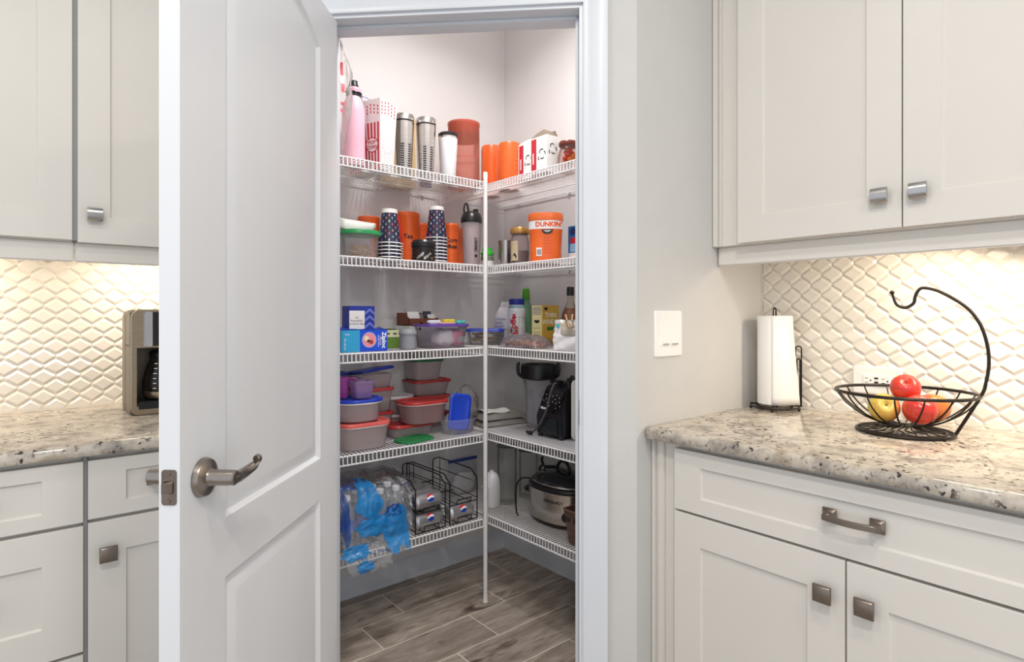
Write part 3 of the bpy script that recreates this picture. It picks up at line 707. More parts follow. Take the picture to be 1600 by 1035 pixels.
# ---------------------------------------------------------------- pantry wire shelves
SZ = [1.790, 1.432, 1.080, .711, .348]
XS, YS = 1.560, 2.000                     # front lips of the right-wall and back-wall shelves
LX0 = B[0]+T+.004
ORD = ['top', 'second', 'third', 'fourth', 'lowest']
def wire_shelf(side, z, label):
    t = thing('wire_shelf', label, 'shelf', (LX0, YS, z) if side == 'L' else (XS, YB-.004, z), 0 if side == 'L' else -90, 'white wire pantry shelves')
    ln = 1.531-LX0 if side == 'L' else YB-.004-(RY+T+.004)
    dp = (YB-.006-YS) if side == 'L' else (XR-.006-XS)
    rod = lambda y, zz, r: MB().tube([(0, y, zz), (ln, y, zz)], r, 8)
    obj('front_rail', rod(0, -.001, .0031), WIREW, t); obj('lip_rail', rod(-.001, -.033, .0031), WIREW, t)
    obj('back_rail', rod(dp-.004, -.004, .0029), WIREW, t)
    for f in (.36, .70): obj('cross_rail', rod(dp*f, -.0045, .0026), WIREW, t)
    mb = MB(); n = int(ln/.0165)
    for k in range(n+1):
        x = ln-.002-k*.0165
        if x < 0: break
        r = .0017
        mb.loft([[(x-r, dp, -.0013), (x+r, dp, -.0013), (x+r, dp, .0013), (x-r, dp, .0013)], [(x-r, -.0035, -.0013), (x+r, -.0035, -.0013), (x+r, -.0042, .0013), (x-r, -.0042, .0013)],
                 [(x-r, -.0036, -.035), (x+r, -.0036, -.035), (x+r, -.0062, -.035), (x-r, -.0062, -.035)]])
    o = obj('deck_wires', mb, WIREW, t, smooth=0, fix=False); o['kind'] = 'stuff'
    for k in range(4):
        x = .12+(ln-.2)*k/3; obj('wall_clip', MB().box(x-.008, x+.008, dp-.010, dp+.005, -.012, .002), WIREW, t, bev=.002)
    if side == 'R':
        obj('end_bracket', MB().loft([[(xx, p[0], p[1]) for p in rrect(.030, .045, .008, 0, cx=.006, cy=-.018)] for xx in (-.003, .002)]), WIREW, t)
    return t
for i, z in enumerate(SZ):
    wire_shelf('L', z, f'white wire shelf along the back pantry wall, {ORD[i]} of five')
    wire_shelf('R', z, f'white wire shelf along the right pantry wall, {ORD[i]} of five')
po = thing('shelf_pole', 'white vertical support pole where the pantry shelves meet', 'pole', (1.5165, 1.9835, 0))
obj('tube', MB().lathe([(.009, .022), (.009, 1.812), (.009, 1.813)], 20), WIREW, po)
obj('foot_cap', MB().lathe([(.012, 0), (.0115, .004), (.0098, .016), (.0098, .030)], 20), WHITE, po)
obj('top_cap', MB().lathe([(.0096, 1.800), (.0098, 1.822), (.008, 1.828), (0, 1.829)], 20), WHITE, po)
for z in SZ: obj('clip', MB().box(-.006, .006, .006, .0145, z-.036, z-.026), WIREW, po, bev=.001)

# ---------------------------------------------------------------- pantry stores
Z1, Z2, Z3, Z4, Z5 = [z+.0015 for z in SZ]
def lathe_item(name, label, cat, loc, parts, rz=0, group=None, n=32):
    t = thing(name, label, cat, loc, rz, group)
    for pn, prof, m in parts: obj(pn, MB().lathe(prof, n), m, t)
    return t
def tub(name, label, loc, wd, dp, h, lid=None, r=.04, taper=.86, body=None, rz=0, group='plastic food tubs', lidh=.011, cat='container', over=.005, open_=False):
    body = body or FROST
    t = thing(name, label, cat, loc, rz, group)
    L_ = lambda k, z, e=0: rrect(wd*k+e, dp*k+e, r*k, z, 6)
    lp = [L_(taper-.06, 0), L_(taper, .004), L_((1+taper)/2, h*.55), L_(1, h-.006), L_(1, h-.006, .005), L_(1, h, .005)]
    obj('tub', MB().loft(lp, (True, False)), body, t, smooth=40)
    if lid:
        z0 = h-.004
        obj('lid', MB().loft([L_(1, z0, .007+over), L_(1, z0+lidh*.75, .007+over), L_(1, z0+lidh, .003+over), L_(1, z0+lidh, -.010), L_(1, z0+lidh*.55, -.016)]), lid, t, smooth=40)
    return t
def carton(t, x0, x1, y0, y1, z0, z1, m, name='carton', bev=.0012):
    return obj(name, MB().box(x0, x1, y0, y1, z0, z1), m, t, bev=bev)
def quad(mb, f, x0, x1, y0, y1, mi=0): return mb.add([tuple(f(x, y)) for x, y in ((x0, y0), (x1, y0), (x1, y1), (x0, y1))], [(0, 1, 2, 3)], mi)

# --- top shelf
t = thing('plastic_bag', 'crinkled clear plastic bag with red print, top shelf beside the pink bottle', 'bag', (.900, 2.062, Z1))
def bagf(u, v, sx=.075, sy=.05, h=.40, seed=3, top=.35):
    a = 2*PI*u; k = math.sin(PI*min(1, v*1.02))**.45*(1-v*top)+.02
    d = noise.noise(Vector((3*math.cos(a)+seed, 3*math.sin(a), v*6)))*.014+noise.noise(Vector((8*math.cos(a), 8*math.sin(a)+seed, v*14)))*.006
    return ((sx*k+d)*math.cos(a), (sy*k+d)*math.sin(a), max(.001, h*v+d*.4*v))
bagt = lambda u, v: ((lambda p, k: (p[0]*k, p[1]*k, p[2]))(bagf(u, v, .052, .045, .44), .35+.75*min(1, v/.55)))
obj('film', MB().grid(bagt, 32, 26), clear('crinkled_film', '#f6f0f0', .14, .08, bump=.5), t, fix=False, smooth=180)
mb = MB()
for k, (z, hh) in enumerate(((.30, .05), (.235, .03), (.19, .012), (.165, .012))):
    for j in range(3):
        a0 = math.radians(-140+22*j); mb.add([((bagt((a0+o*.14)/(2*PI), zz/.44)[0])*1.02, bagt((a0+o*.14)/(2*PI), zz/.44)[1]*1.02, zz) for o, zz in ((-1, z), (1, z), (1, z+hh), (-1, z+hh))], [(0, 1, 2, 3)])
obj('red_print', mb, mat('red_film_print', '#d8626a', .4), t, smooth=0)['kind'] = 'stuff'

t = lathe_item('water_bottle', 'pale pink insulated bottle with black and pink screw cap on the top shelf', 'bottle', (.985, 2.125, Z1), [
    ('body', [(.038, 0), (.0425, .003), (.0435, .010), (.0435, .205), (.041, .228), (.034, .250), (.028, .262), (.026, .270)], P('#edb4c4', .4)),
    ('neck_ring', [(.027, .268), (.0285, .270), (.0285, .280), (.026, .282)], BLACK),
    ('cap', [(.0275, .282), (.029, .285), (.029, .298), (.0265, .302)], P('#e3a6b7', .4)),
    ('spout', [(.020, .300), (.021, .306), (.0165, .318), (.0155, .330), (.006, .333)], BLACK)])
obj('carry_loop', MB().tube([(.0295*math.cos(a), .0295*math.sin(a), .281+.018*max(0, math.sin(a*1.0))) for a in [2*PI*k/24 for k in range(24)]], .0032, 7, True), BLACK, t)

def popcorn(name, label, loc, bw, bd, tw_, td, h, edge, rz=22):
    t = thing(name, label, 'popcorn box', loc, rz, 'striped popcorn boxes')
    lp = lambda w_, d_, z: [(-w_/2, -d_/2, z), (w_/2, -d_/2, z), (w_/2, d_/2, z), (-w_/2, d_/2, z)]
    def front(v, u, s):   # scalloped top edge
        return h-.014*abs(math.sin(3*PI*u))
    obj('carton', MB().loft([lp(bw, bd, 0), lp(tw_, td, h), lp(tw_-.002, td-.002, h), lp(bw-.003, bd-.003, .012)], (True, False)), CARTON, t, smooth=0)
    obj('inner_edge', MB().loft([lp(tw_-.0025, td-.0025, h-.003), lp(tw_-.0025, td-.0025, h+.004), lp(tw_-.004, td-.004, h+.004), lp(tw_-.004, td-.004, h-.003)], (False, False)), edge, t, smooth=0)
    def side(u, z):       # left (-x) face
        f = z/h; w_ = bw+(tw_-bw)*f; d_ = bd+(td-bd)*f
        return (-w_/2-.0004, d_/2-u*d_, z)
    def frontf(u, z):
        f = z/h; w_ = bw+(tw_-bw)*f; d_ = bd+(td-bd)*f
        return (-w_/2+u*w_, -d_/2-.0004, z)
    for fn, nm, m, zt in ((side, 'red_stripes', RINK, h*.68), (frontf, 'pale_stripes', mat('glare_pale_ink', '#d6d4d6', .6), h*.80)):  # front stripes and badge in pale grey: glare on that face painted in
        mb = MB()
        for k in range(5): mb.add([fn(.06+.19*k, 0), fn(.16+.19*k, 0), fn(.16+.19*k, zt), fn(.06+.19*k, zt)], [(0, 1, 2, 3)])
        for k in range(5):
            for j in range(3 if nm == 'red_stripes' else 4):
                z = h*(.82+.05*j)-.004*abs(k-2); mb.add([fn(.07+.19*k, z), fn(.13+.19*k, z), fn(.13+.19*k, z+.008), fn(.07+.19*k, z+.008)], [(0, 1, 2, 3)], 1)
        obj(nm, mb, [m, RINK], t, smooth=0)
    for fn, m, m2 in ((side, RINK, CARTON), (frontf, mat('glare_pale_ink', '#d6d4d6', .6), CARTON)):
        f2 = lambda x, y, o=0: Vector(fn(.5+x/bd, h*.36+y))+Vector((-o, 0, 0) if fn is side else (0, -o, 0))
        lg = obj('round_badge', disc(lambda x, y: f2(x, y, .0003), arc(0, 0, .030, 0, 360, 24)[:-1]), m, t, smooth=0)
        obj('badge_field', disc(lambda x, y: f2(x, y, .0006), arc(0, 0, .026, 0, 360, 24)[:-1]), m2, lg, smooth=0)
        text('lettering', 'POP\nCORN', .019, m, lg, lambda x, y: f2(x, y, .0009), bold=.0006)
    return t
popcorn('popcorn_box', 'red and white striped popcorn box standing in front of another one', (1.100, 2.135, Z1), .076, .076, .102, .096, .270, CARTON)
popcorn('popcorn_box', 'striped popcorn box with purple rim, behind the other popcorn box', (1.082, 2.250, Z1), .072, .072, .094, .092, .305, P('#5448a8'))

def steel_tumbler(label, loc):
    t = lathe_item('steel_tumbler', label, 'tumbler', loc, [
        ('body', [(.030, 0), (.0315, .003), (.033, .03), (.042, .215), (.0425, .224)], STEEL),
        ('lid_band', [(.0415, .223), (.0415, .232)], BLACK), ('lid', [(.0425, .231), (.0425, .250), (.039, .255), (.034, .249), (0, .247)], STEEL)], group='steel tumblers on the top shelf')
    for th in (-128, -80):
        mb = MB(); 
        for k in range(13):
            z = .012+k*.0095; R0 = .0323+(.0425-.0323)*z/.22+.0006; f = cyl(R0, th, z)
            quad(mb, f, -.0065, .0065, 0, .0055)
        obj('slot_strip', mb, INK, t, smooth=0)
    return t
steel_tumbler('slotted steel tumbler next to the popcorn boxes', (1.219, 2.150, Z1))
steel_tumbler('slotted steel tumbler next to the white tumbler', (1.312, 2.130, Z1))
t = thing('cutting_board', 'tan bamboo board edge standing behind the steel tumblers', 'board', (1.30, 2.345, Z1))
obj('board', MB().loft([[(p[0], yy, p[1]+.165) for p in rrect(.17, .33, .02, 0)] for yy in (-.008, .008)]), mat('bamboo', '#d6b98a', .5, var=.1, stretch=(1, 1, .1), scale=40), t)
lathe_item('white_tumbler', 'white tumbler with black lid on the top shelf beside the red canister', 'tumbler', (1.418, 2.120, Z1), [
    ('body', [(.031, 0), (.033, .003), (.041, .185), (.041, .188)], P('#f1f1f2', .3)), ('steel_rim', [(.0405, .187), (.0405, .198)], STEEL),
    ('lid', [(.0425, .197), (.043, .200), (.043, .208), (.039, .212), (.030, .209), (0, .209)], BLACK)])
t = thing('plunger_handle', 'dark handled utensil standing behind the white tumbler', 'utensil', (1.395, 2.265, Z1))
obj('handle', MB().tube(crv([(0, 0, 0), (0, 0, .10), (.004, 0, .17), (.018, 0, .20), (.03, 0, .185), (.03, 0, .14)], 5), .006), P('#33303c'), t)
obj('blade', MB().box(-.03, .03, -.004, .004, 0, .07), P('#2b3b78'), t, bev=.002)
CORAL = clear('coral_plastic', '#ff9478', .42, .12)
t = lathe_item('canister', 'tall coral red see-through canister with a deep lid on the top shelf', 'canister', (1.536, 2.170, Z1), [
    ('body', [(.069, 0), (.0715, .004), (.0715, .276), (.0735, .279), (.0735, .292)], CORAL),
    ('lid_plug', [(.0690, .228), (.0690, .289), (.060, .291), (.058, .262), (0, .260)], clear('coral_lid', '#e0563f', .75, .2)),
    ('seal', [(.0698, .216), (.0698, .238)], P('#6f3a39'))])
obj('measure_line', MB().lathe([(.0719, .13), (.0719, .132)], 40, caps=False), P('#c24c3a'), t)
def ribbed(label, loc, r, h, rz=0):
    pf = [(r*.86, 0), (r*.9, .004), (r*.97, h*.3), (r, h*.85), (r*.99, h*.94), (r*.93, h), (r*.6, h+.002), (0, h+.002)]
    t = lathe_item('orange_canister', label, 'canister', loc, [('body', pf, ORANGE)], rz, 'orange canisters')
    mb = MB()
    for k in range(6):
        z = h*(.30+.10*k); mb.tube([cyl(r*(.965+.006*k)+.0004, a, z)(0, 0) for a in range(-95, -20, 8)], .0016, 5)
    obj('ribs', mb, P('#d9571f'), t)
    return t
ribbed('orange ribbed canister at the pantry corner, beside the white cartons', (1.722, 2.070, Z1), .052, .213)
ribbed('orange ribbed canister behind, between the coral canister and the other one', (1.745, 2.235, Z1), .050, .240, 40)

def milk_carton(label, loc, wd, dp, h, gable, seed):
    t = thing('drink_carton', label, 'carton', loc, -90, 'white drink cartons')
    if gable:
        mb = MB().add([(0, 0, 0), (wd, 0, 0), (wd, dp, 0), (0, dp, 0), (0, 0, h), (wd, 0, h), (wd, dp, h), (0, dp, h)], [(3, 2, 1, 0), (0, 1, 5, 4), (1, 2, 6, 5), (2, 3, 7, 6), (3, 0, 4, 7)])
        obj('carton', mb, CARTON, t, smooth=0)
        fl_ = MB().add([(0, 0, h), (wd, 0, h), (wd*.55, dp*.38, h+.034), (.012, dp*.38, h+.026)], [(0, 1, 2, 3)]).add([(wd, 0, h), (wd, dp, h), (wd*.8, dp*.95, h+.022), (wd*.55, dp*.38, h+.034)], [(0, 1, 2, 3)]).add([(wd, dp, h), (0, dp, h), (.02, dp*1.1, h+.03), (wd*.8, dp*1.05, h+.03)], [(0, 1, 2, 3)])
        o = obj('flaps', fl_, mat('kraft_inside', '#75685a', .8), t, smooth=0); s_ = o.modifiers.new('t', 'SOLIDIFY'); s_.thickness = .0008
    else:
        lp = lambda y, z0, z1: [(0, y, z0), (wd, y, z0), (wd, y, z1), (0, y, z1)]
        obj('carton', MB().add([(0, 0, 0), (wd, 0, 0), (wd, dp, 0), (0, dp, 0), (0, 0, h), (wd, 0, h), (wd, dp*.6, h+.028), (0, dp*.6, h+.026), (wd, dp, h), (0, dp, h)], [(3, 2, 1, 0), (0, 1, 5, 4), (1, 2, 8, 6, 5), (3, 0, 4, 7, 9), (2, 3, 9, 8), (4, 5, 6, 7), (7, 6, 8, 9)]), CARTON, t, smooth=0)
    f = flat((0, -.0005, 0), (1, 0, 0), (0, 0, 1))
    mb = MB(); quad(mb, f, .004, wd*.36, 0, h*.96); obj('red_band', mb, RINK, t, smooth=0)
    mb = MB(); quad(mb, flat((0, -.0008, 0), (1, 0, 0), (0, 0, 1)), wd*.14, wd*.20, h*.28, h*.58); obj('band_print', mb, WINK, t, smooth=0)
    mk = MB()
    for g in (flat((wd*.68, -.0006, h*.48), (1, 0, 0), (0, 0, 1)), flat((wd+.0006, dp*.5, h*.62), (0, 1, 0), (0, 0, 1))):
        for (cx, cy, r, a0, a1) in ((0, .012, .014, 40, 200), (.004, -.006, .012, 200, 330), (-.012, -.010, .009, 120, 260), (.014, .004, .010, -40, 90)):
            o_ = arc(cx, cy, r, a0, a1, 6); i_ = arc(cx, cy, r-.0042, a0, a1, 6)
            for k in range(6): mk.add([tuple(g(*p)) for p in (o_[k], o_[k+1], i_[k+1], i_[k])], [(0, 1, 2, 3)])
    obj('brush_mark', mk, INK, t, smooth=0)
    return t
milk_carton('closed white drink carton with red band, further back on the top shelf', (1.625, 1.893, Z1), .088, .062, .150, False, 1)
milk_carton('open-topped white drink carton with red band, nearer the jar', (1.602, 1.790, Z1), .096, .062, .148, True, 2)
t = lathe_item('glass_jar', 'round glass jar of red and dark preserves at the end of the top shelf', 'jar', (1.690, 1.662, Z1), [
    ('glass', [(.030, 0), (.036, .004), (.043, .035), (.043, .065), (.036, .092), (.031, .102), (.036, .108)], clear('amber_jar', '#b5532f', .12, .05)),
    ('lid', [(.0365, .106), (.0385, .109), (.0385, .120), (.036, .124), (0, .124)], P('#6b2c20', .3, metal=.3))])
for k in range(16):
    a = 2.4*k; z = .012+.0048*k; rr = (.012, .022, .006)[k % 3]
    obj('preserve', MB().lathe([(0, -.011), (.010, -.006), (.012, .002), (.008, .009), (0, .011)], 10, M=Matrix.Translation((rr*math.cos(a), rr*math.sin(a), z+.004)) @ Matrix.Rotation(a, 4, 'X')), [P('#c0392b', .3), P('#e08a3c', .3), P('#2a2320', .3)][k % 3], t)

# --- second shelf
PLAST = clear('cloudy_tub', '#dcd9dc', .5, .25)
t = tub('food_tub', 'clear tub with a warped white lid, behind the green-lidded tub', (1.035, 2.245, Z2), .150, .12, .128, None, body=PLAST)
def wl_(u, v):
    a = (u-.5)*.170; b = (v-.5)*.130
    return (a, b, .142+.012*math.cos(u*5.2+.6)+.004*(v-.5))
obj('lid', MB().loft([[(a, b, c) for a, b, c in rrect(.162*k, .132*k, .03, 0, 8)] and [(p[0], p[1], wl_(p[0]/.17+.5, p[1]/.13+.5)[2]+dz+(.010 if dz > 0 else -.008)*max(0, .5-p[0]/.17)) for p in rrect(.162*k, .132*k, .03, 0, 8)] for k, dz in ((1, -.010), (1.03, -.004), (1.03, .008), (.98, .012))]), WHITE, t, smooth=50)
t = tub('food_tub', 'round clear tub of pretzel sticks with a green lid on the second shelf', (.998, 2.098, Z2), .146, .138, .095, GREEN, r=.07, taper=.88, body=CLEARP, lidh=.016)
for k in range(46):
    a, c, rr = random.uniform(0, PI), random.uniform(0, 2*PI), random.uniform(0, .035)
    dx, dy = .026*math.cos(a), .026*math.sin(a); x, y, z = rr*math.cos(c), rr*math.sin(c), .007+.042*random.random()
    obj('stick', MB().tube([(x-dx, y-dy, z+random.uniform(-.003, .01)), (x+dx, y+dy, z+random.uniform(-.003, .01))], .0022, 5), P(['#c79a66', '#d8b283', '#b07f4f'][k % 3], .7), t)
# paper cups: navy with small coloured figures, nested upside down
CUPC = ['#e8e4ea', '#d4574f', '#8fa3d6', '#c9a06a', '#d77fae', '#7fb6c9']
CH, CR0, CR1 = .138, .0295, .0455
cup_me = MB().lathe([(CR1+.0015, 0), (CR1+.0022, .0015), (CR1+.0015, .0035), (CR1-.0005, .004), (CR0+.0012, CH-.016)], 32, caps=False).mesh('navy_wall', [P('#23223f', .45)])
rim_me = MB().lathe([(CR1+.001, -.0002), (CR1+.0028, .0002), (CR1+.0030, .0022), (CR1+.0012, .0042)], 32, caps=False).mesh('rolled_rim', [WHITE])
base_me = MB().lathe([(CR0+.0022, CH-.0165), (CR0+.0012, CH-.001), (CR0-.001, CH), (CR0-.003, CH-.004), (0, CH-.004)], 32).mesh('white_base', [WHITE])
mb = MB(); k = 0
for j in range(9):
    z = .008+j*.0125
    R0 = CR1-.0005+(CR0+.0012-(CR1-.0005))*(z-.004)/(CH-.02)
    nn = 9
    for i in range(nn):
        th = 360/nn*(i+.5*(j % 2)); f = cyl(R0+.0007, th, z, taper=-.117); k += 1
        mb.add([tuple(f(x, y)) for x, y in ((-.0022, 0), (.0022, 0), (.0026, .0035), (.0014, .005), (.0018, .0082), (0, .0095), (-.0018, .0082), (-.0014, .005), (-.0026, .0035))], [tuple(range(9))], (i*2+j*5) % 6)
prn_me = mb.mesh('figure_print', [P(c, .5) for c in CUPC], smooth=0)
def cup(label, loc, grp):
    t = thing('paper_cup', label, 'paper cup', loc, 0, grp)
    link('cup_wall', cup_me, t); link('rolled_rim', rim_me, t); link('white_base', base_me, t); link('figure_print', prn_me, t)
    return t
ORDN = ['lowest', 'second', 'third', 'fourth', 'fifth', 'sixth', 'seventh', 'eighth', 'ninth', 'tenth']
for (x, y, n, ds) in ((1.134, 2.115, 6, 'beside the green-lidded tub'), (1.372, 2.140, 9, 'beside the black-lidded jar')):
    for k in range(n):
        nm = 'topmost upside-down cup, printed side in full view, of the navy stack '+ds if k == n-1 else f'navy paper cup, {ORDN[k]} from below in the stack {ds}'
        cup(nm, (x, y, Z2+.0142*k), 'navy paper cups '+ds)
rw = MB().lathe([(.043, .003), (.030, .118), (.028, .120), (0, .119)], 28, caps=False).mesh('red_wall', [P('#cf2a26', .3)])
rr_ = MB().lathe([(.0432, 0), (.0455, .0005), (.0455, .003), (.0432, .0045)], 28, caps=False).mesh('white_rim', [WHITE])
for k in range(9):
    t = thing('party_cup', ('red party cup, topmost of the stack behind the navy cups' if k == 8 else f'red party cup, {ORDN[k]} from below in its stack behind the navy cups'), 'plastic cup', (1.206, 2.222, Z2+.0105*k), 0, 'red party cups')
    link('cup_wall', rw, t); link('white_rim', rr_, t)
def tea(label, loc, r, h, words, th=-118):
    t = lathe_item('orange_canister', label, 'canister', loc, [('body', [(r*.95, 0), (r*.97, .003), (r*.95, h*.5), (r, h*.93), (r*1.02, h*.94), (r*1.02, h), (r*.97, h+.003), (0, h+.003)], ORANGE)], 0, 'orange canisters')
    if words: text('lettering', words, .028, INK, t, cyl(r*.985+.0006, th, h*.55), bold=.0005)
    return t
tea('orange canister lying low behind the white-lidded tub', (1.152, 2.335, Z2), .046, .205, None)
tea('orange canister lettered Tea, behind the red cups', (1.318, 2.290, Z2), .052, .235, 'Tea')
tea('plain orange canister between the lettered one and the tall cup stack', (1.412, 2.335, Z2), .040, .202, None)
tea('orange canister lettered Corn Meal, beside the shaker bottle', (1.490, 2.210, Z2), .039, .194, 'Corn\nMeal', -112)
tea('orange canister half hidden behind the shaker bottle', (1.588, 2.300, Z2), .040, .192, None)
t = lathe_item('storage_jar', 'small dark jar with black screw lid in front of the orange canisters', 'jar', (1.270, 2.080, Z2), [
    ('jar', [(.044, 0), (.048, .004), (.048, .062), (.045, .066)], clear('smoked_jar', '#2a2a2c', .75, .06)),
    ('lid', [(.050, .064), (.0505, .068), (.0505, .082), (.047, .086), (.044, .092), (0, .092)], BLACK)])
mb = MB()
for k in range(9):
    f = cyl(.0484, -150+9*k, .012); quad(mb, f, -.004, .003+.002*(k % 3), .006*(k % 4), .006*(k % 4)+.010)
obj('foil_label', mb, STEEL, t, smooth=0)
t = lathe_item('shaker_bottle', 'frosted shaker bottle with black flip lid and carry loop, by the support pole', 'bottle', (1.528, 2.100, Z2), [
    ('body', [(.035, 0), (.037, .003), (.0435, .18), (.0445, .196)], clear('pinkish_frost', '#e8dcde', .6, .3)),
    ('content', [(.0345, .004), (.041, .165), (0, .165)], P('#dfc9cc', .6)),
    ('lid', [(.0465, .192), (.0475, .196), (.0475, .212), (.045, .218), (.040, .232), (.030, .240), (0, .240)], BLACK)])
obj('carry_loop', MB().tube(crv([(-.036, 0, .226), (-.040, 0, .250), (-.034, 0, .272), (-.024, 0, .274), (-.018, 0, .256), (-.016, 0, .238)], 5), .0042, 8), BLACK, t)
obj('spout_cap', MB().lathe([(.012, .236), (.012, .252), (.009, .255), (0, .255)], 16, M=Matrix.Translation((.018, -.008, 0))), BLACK, t)
text('lettering', 'SMART', .020, INK, t, (lambda f: (lambda x, y: f(-y, x)))(cyl(.0425, -97, .095, taper=.04)), bold=.0004)
obj('round_logo', disc(cyl(.0408, -97, .045), arc(0, 0, .007, 0, 360, 16)[:-1]), INK, t, smooth=0)

t = lathe_item('spice_bottle', 'small bottle with bright green lid and white label, beside the pole', 'bottle', (1.618, 2.102, Z2), [
    ('body', [(.028, 0), (.030, .003), (.030, .050), (.024, .058)], P('#7d8a78', .3)), ('label', [(.0303, .004), (.0303, .030)], CARTON),
    ('lid', [(.029, .056), (.0295, .060), (.0295, .068), (.022, .074), (.0215, .088), (0, .089)], P('#3fc43a'))])
t = lathe_item('steel_cup', 'brushed steel cup between the green-lidded bottle and the coffee jar', 'cup', (1.668, 2.030, Z2), [
    ('body', [(.033, 0), (.0345, .003), (.034, .10), (.0355, .108), (.036, .118), (.034, .118), (.033, .010), (0, .010)], STEEL)])
t = lathe_item('coffee_jar', 'glass jar of dark beans with gold lid and tan label', 'jar', (1.662, 1.927, Z2), [
    ('glass', [(.036, 0), (.0405, .004), (.0415, .10), (.036, .125), (.033, .137)], clear('jar_glass_pink', '#d8c4c8', .28, .06)),
    ('content', [(.035, .004), (.0385, .060), (.036, .064), (0, .062)], P('#3c2420', .6)),
    ('lid', [(.0415, .137), (.043, .140), (.043, .158), (.040, .163), (0, .163)], P('#bf9150', .3, metal=.4))])
f = cyl(.0419, -170, .012)
mb = MB()
for k in range(6): quad(mb, f, -.022+.0073*k, -.022+.0073*(k+1), .008, .092)
lb = obj('paper_label', mb, P('#cbb898', .7), t, smooth=0)
f2 = cyl(.0423, -170, .012); mb = MB(); quad(mb, f2, -.012, .010, .074, .080); mb.add([tuple(f2(x, y)) for x, y in ((-.013, .016), (.012, .014), (.014, .028), (.004, .042), (-.002, .034), (-.011, .030))], [tuple(range(6))])
for (a, b, c, d_) in ((-.021, .021, .089, .091), (-.021, .021, .009, .011), (-.021, -.0195, .009, .091), (.0195, .021, .009, .091), (-.010, .008, .056, .0575)): quad(mb, f2, a, b, c, d_)
obj('label_print', mb, INK, lb, smooth=0)
# big orange coffee canister, facing the door
t = thing('coffee_canister', 'large orange coffee canister with white lettered band on the second shelf', 'canister', (1.680, 1.783, Z2), -48)
CW, CD = .140, .112
R4 = lambda k, z: rrect(CW*k, CD*k, .047*k, z, 8)
DK = P('#ee6a26', .28)
obj('body', MB().loft([R4(.93, 0), R4(.95, .004), R4(.92, .06), R4(.96, .12), R4(1, .138), R4(1, .176)]), DK, t, smooth=40)
obj('lid', MB().loft([R4(1.03, .174), R4(1.04, .178), R4(1.04, .196), R4(1.01, .205), R4(.9, .207)]), P('#f0702e', .3), t, smooth=40)
obj('white_band', MB().loft([R4(1.006, .139), R4(1.008, .141), R4(1.008, .172), R4(1.006, .174)], (False, False)), WINK, t, smooth=40)
fy = lambda x, y, z0: (x, -CD/2*1.008-.0006+.5*max(0, abs(x)-.025)**2*20, z0+y)
text('lettering', "DUNKIN'", .0265, P('#e8571d', .4), t, lambda x, y: fy(x+.016, y, .1565), bold=.0012, label='orange rounded lettering')
mb = MB(); mb.add([(x, -CD/2*.985-.001, z) for x, z in ((-.014, .136), (.036, .136), (.028, .122), (.018, .118), (.004, .118), (-.006, .122))], [tuple(range(6))]); bd_ = obj('dark_badge', mb, INK, t, smooth=0)
mb = MB()
for z, a, b in ((.130, -.004, .026), (.126, .002, .020)): mb.add([(a, -CD/2*.985-.0014, z), (b, -CD/2*.985-.0014, z), (b, -CD/2*.985-.0014, z+.002), (a, -CD/2*.985-.0014, z+.002)], [(0, 1, 2, 3)])
obj('badge_print', mb, WINK, bd_, smooth=0)
mb = MB()
for k in range(6): mb.add([(x, -CD/2*.935-.0012-max(0, z-.06)*.04, z) for x, z in ((-.004, .040+.012*k), (.034-.006*(k % 3), .040+.012*k), (.034-.006*(k % 3), .0425+.012*k), (-.004, .0425+.012*k))], [(0, 1, 2, 3)])
obj('fine_print', mb, P('#d9541c', .4), t, smooth=0)
mb = MB().add([(x, -CD/2*.945-.0012, z) for x, z in ((-.034, .028), (-.012, .028), (-.012, .062), (-.034, .062))], [(0, 1, 2, 3)]); bc_ = obj('barcode_field', mb, WINK, t, smooth=0)
mb = MB()
for k in range(8): mb.add([(x, -CD/2*.945-.0016, z) for x, z in ((-.032, .033+.003*k), (-.014, .033+.003*k), (-.014, .0345+.003*k), (-.032, .0345+.003*k))], [(0, 1, 2, 3)])
obj('bars', mb, INK, bc_, smooth=0)
t = thing('snack_box', 'narrow blue carton with red and white print right of the orange coffee canister', 'box', (1.765, 1.737, Z2), -90)
carton(t, 0, .052, 0, .09, 0, .158, P('#2272b8', .5))
mb = MB(); f = flat((0, -.0005, 0), (1, 0, 0), (0, 0, 1))
quad(mb, f, .004, .048, .010, .046, 0); quad(mb, f, .014, .046, .085, .110, 1); quad(mb, f, .012, .048, .050, .084, 2); mb.add([tuple(f(x, y)) for x, y in arc(.028, .135, .017, 0, 360, 14)[:-1]], [tuple(range(14))], 3)
obj('print', mb, [WINK, RINK, P('#8fbfe2', .5), P('#1d2c6e', .5)], t, smooth=0)
t = thing('snack_box', 'yellow cracker carton beside the blue one, at the door frame', 'box', (1.765, 1.680, Z2), -90)
carton(t, 0, .060, 0, .08, 0, .160, P('#e0b451', .5))
mb = MB()
for k in range(5): quad(mb, flat((0, -.0005, 0), (1, 0, 0), (0, 0, 1)), .006, .05-.006*(k % 2), .02+.022*k, .032+.022*k, k % 2)
obj('print', mb, [P('#b5452f', .5), P('#f3e6c4', .5)], t, smooth=0)

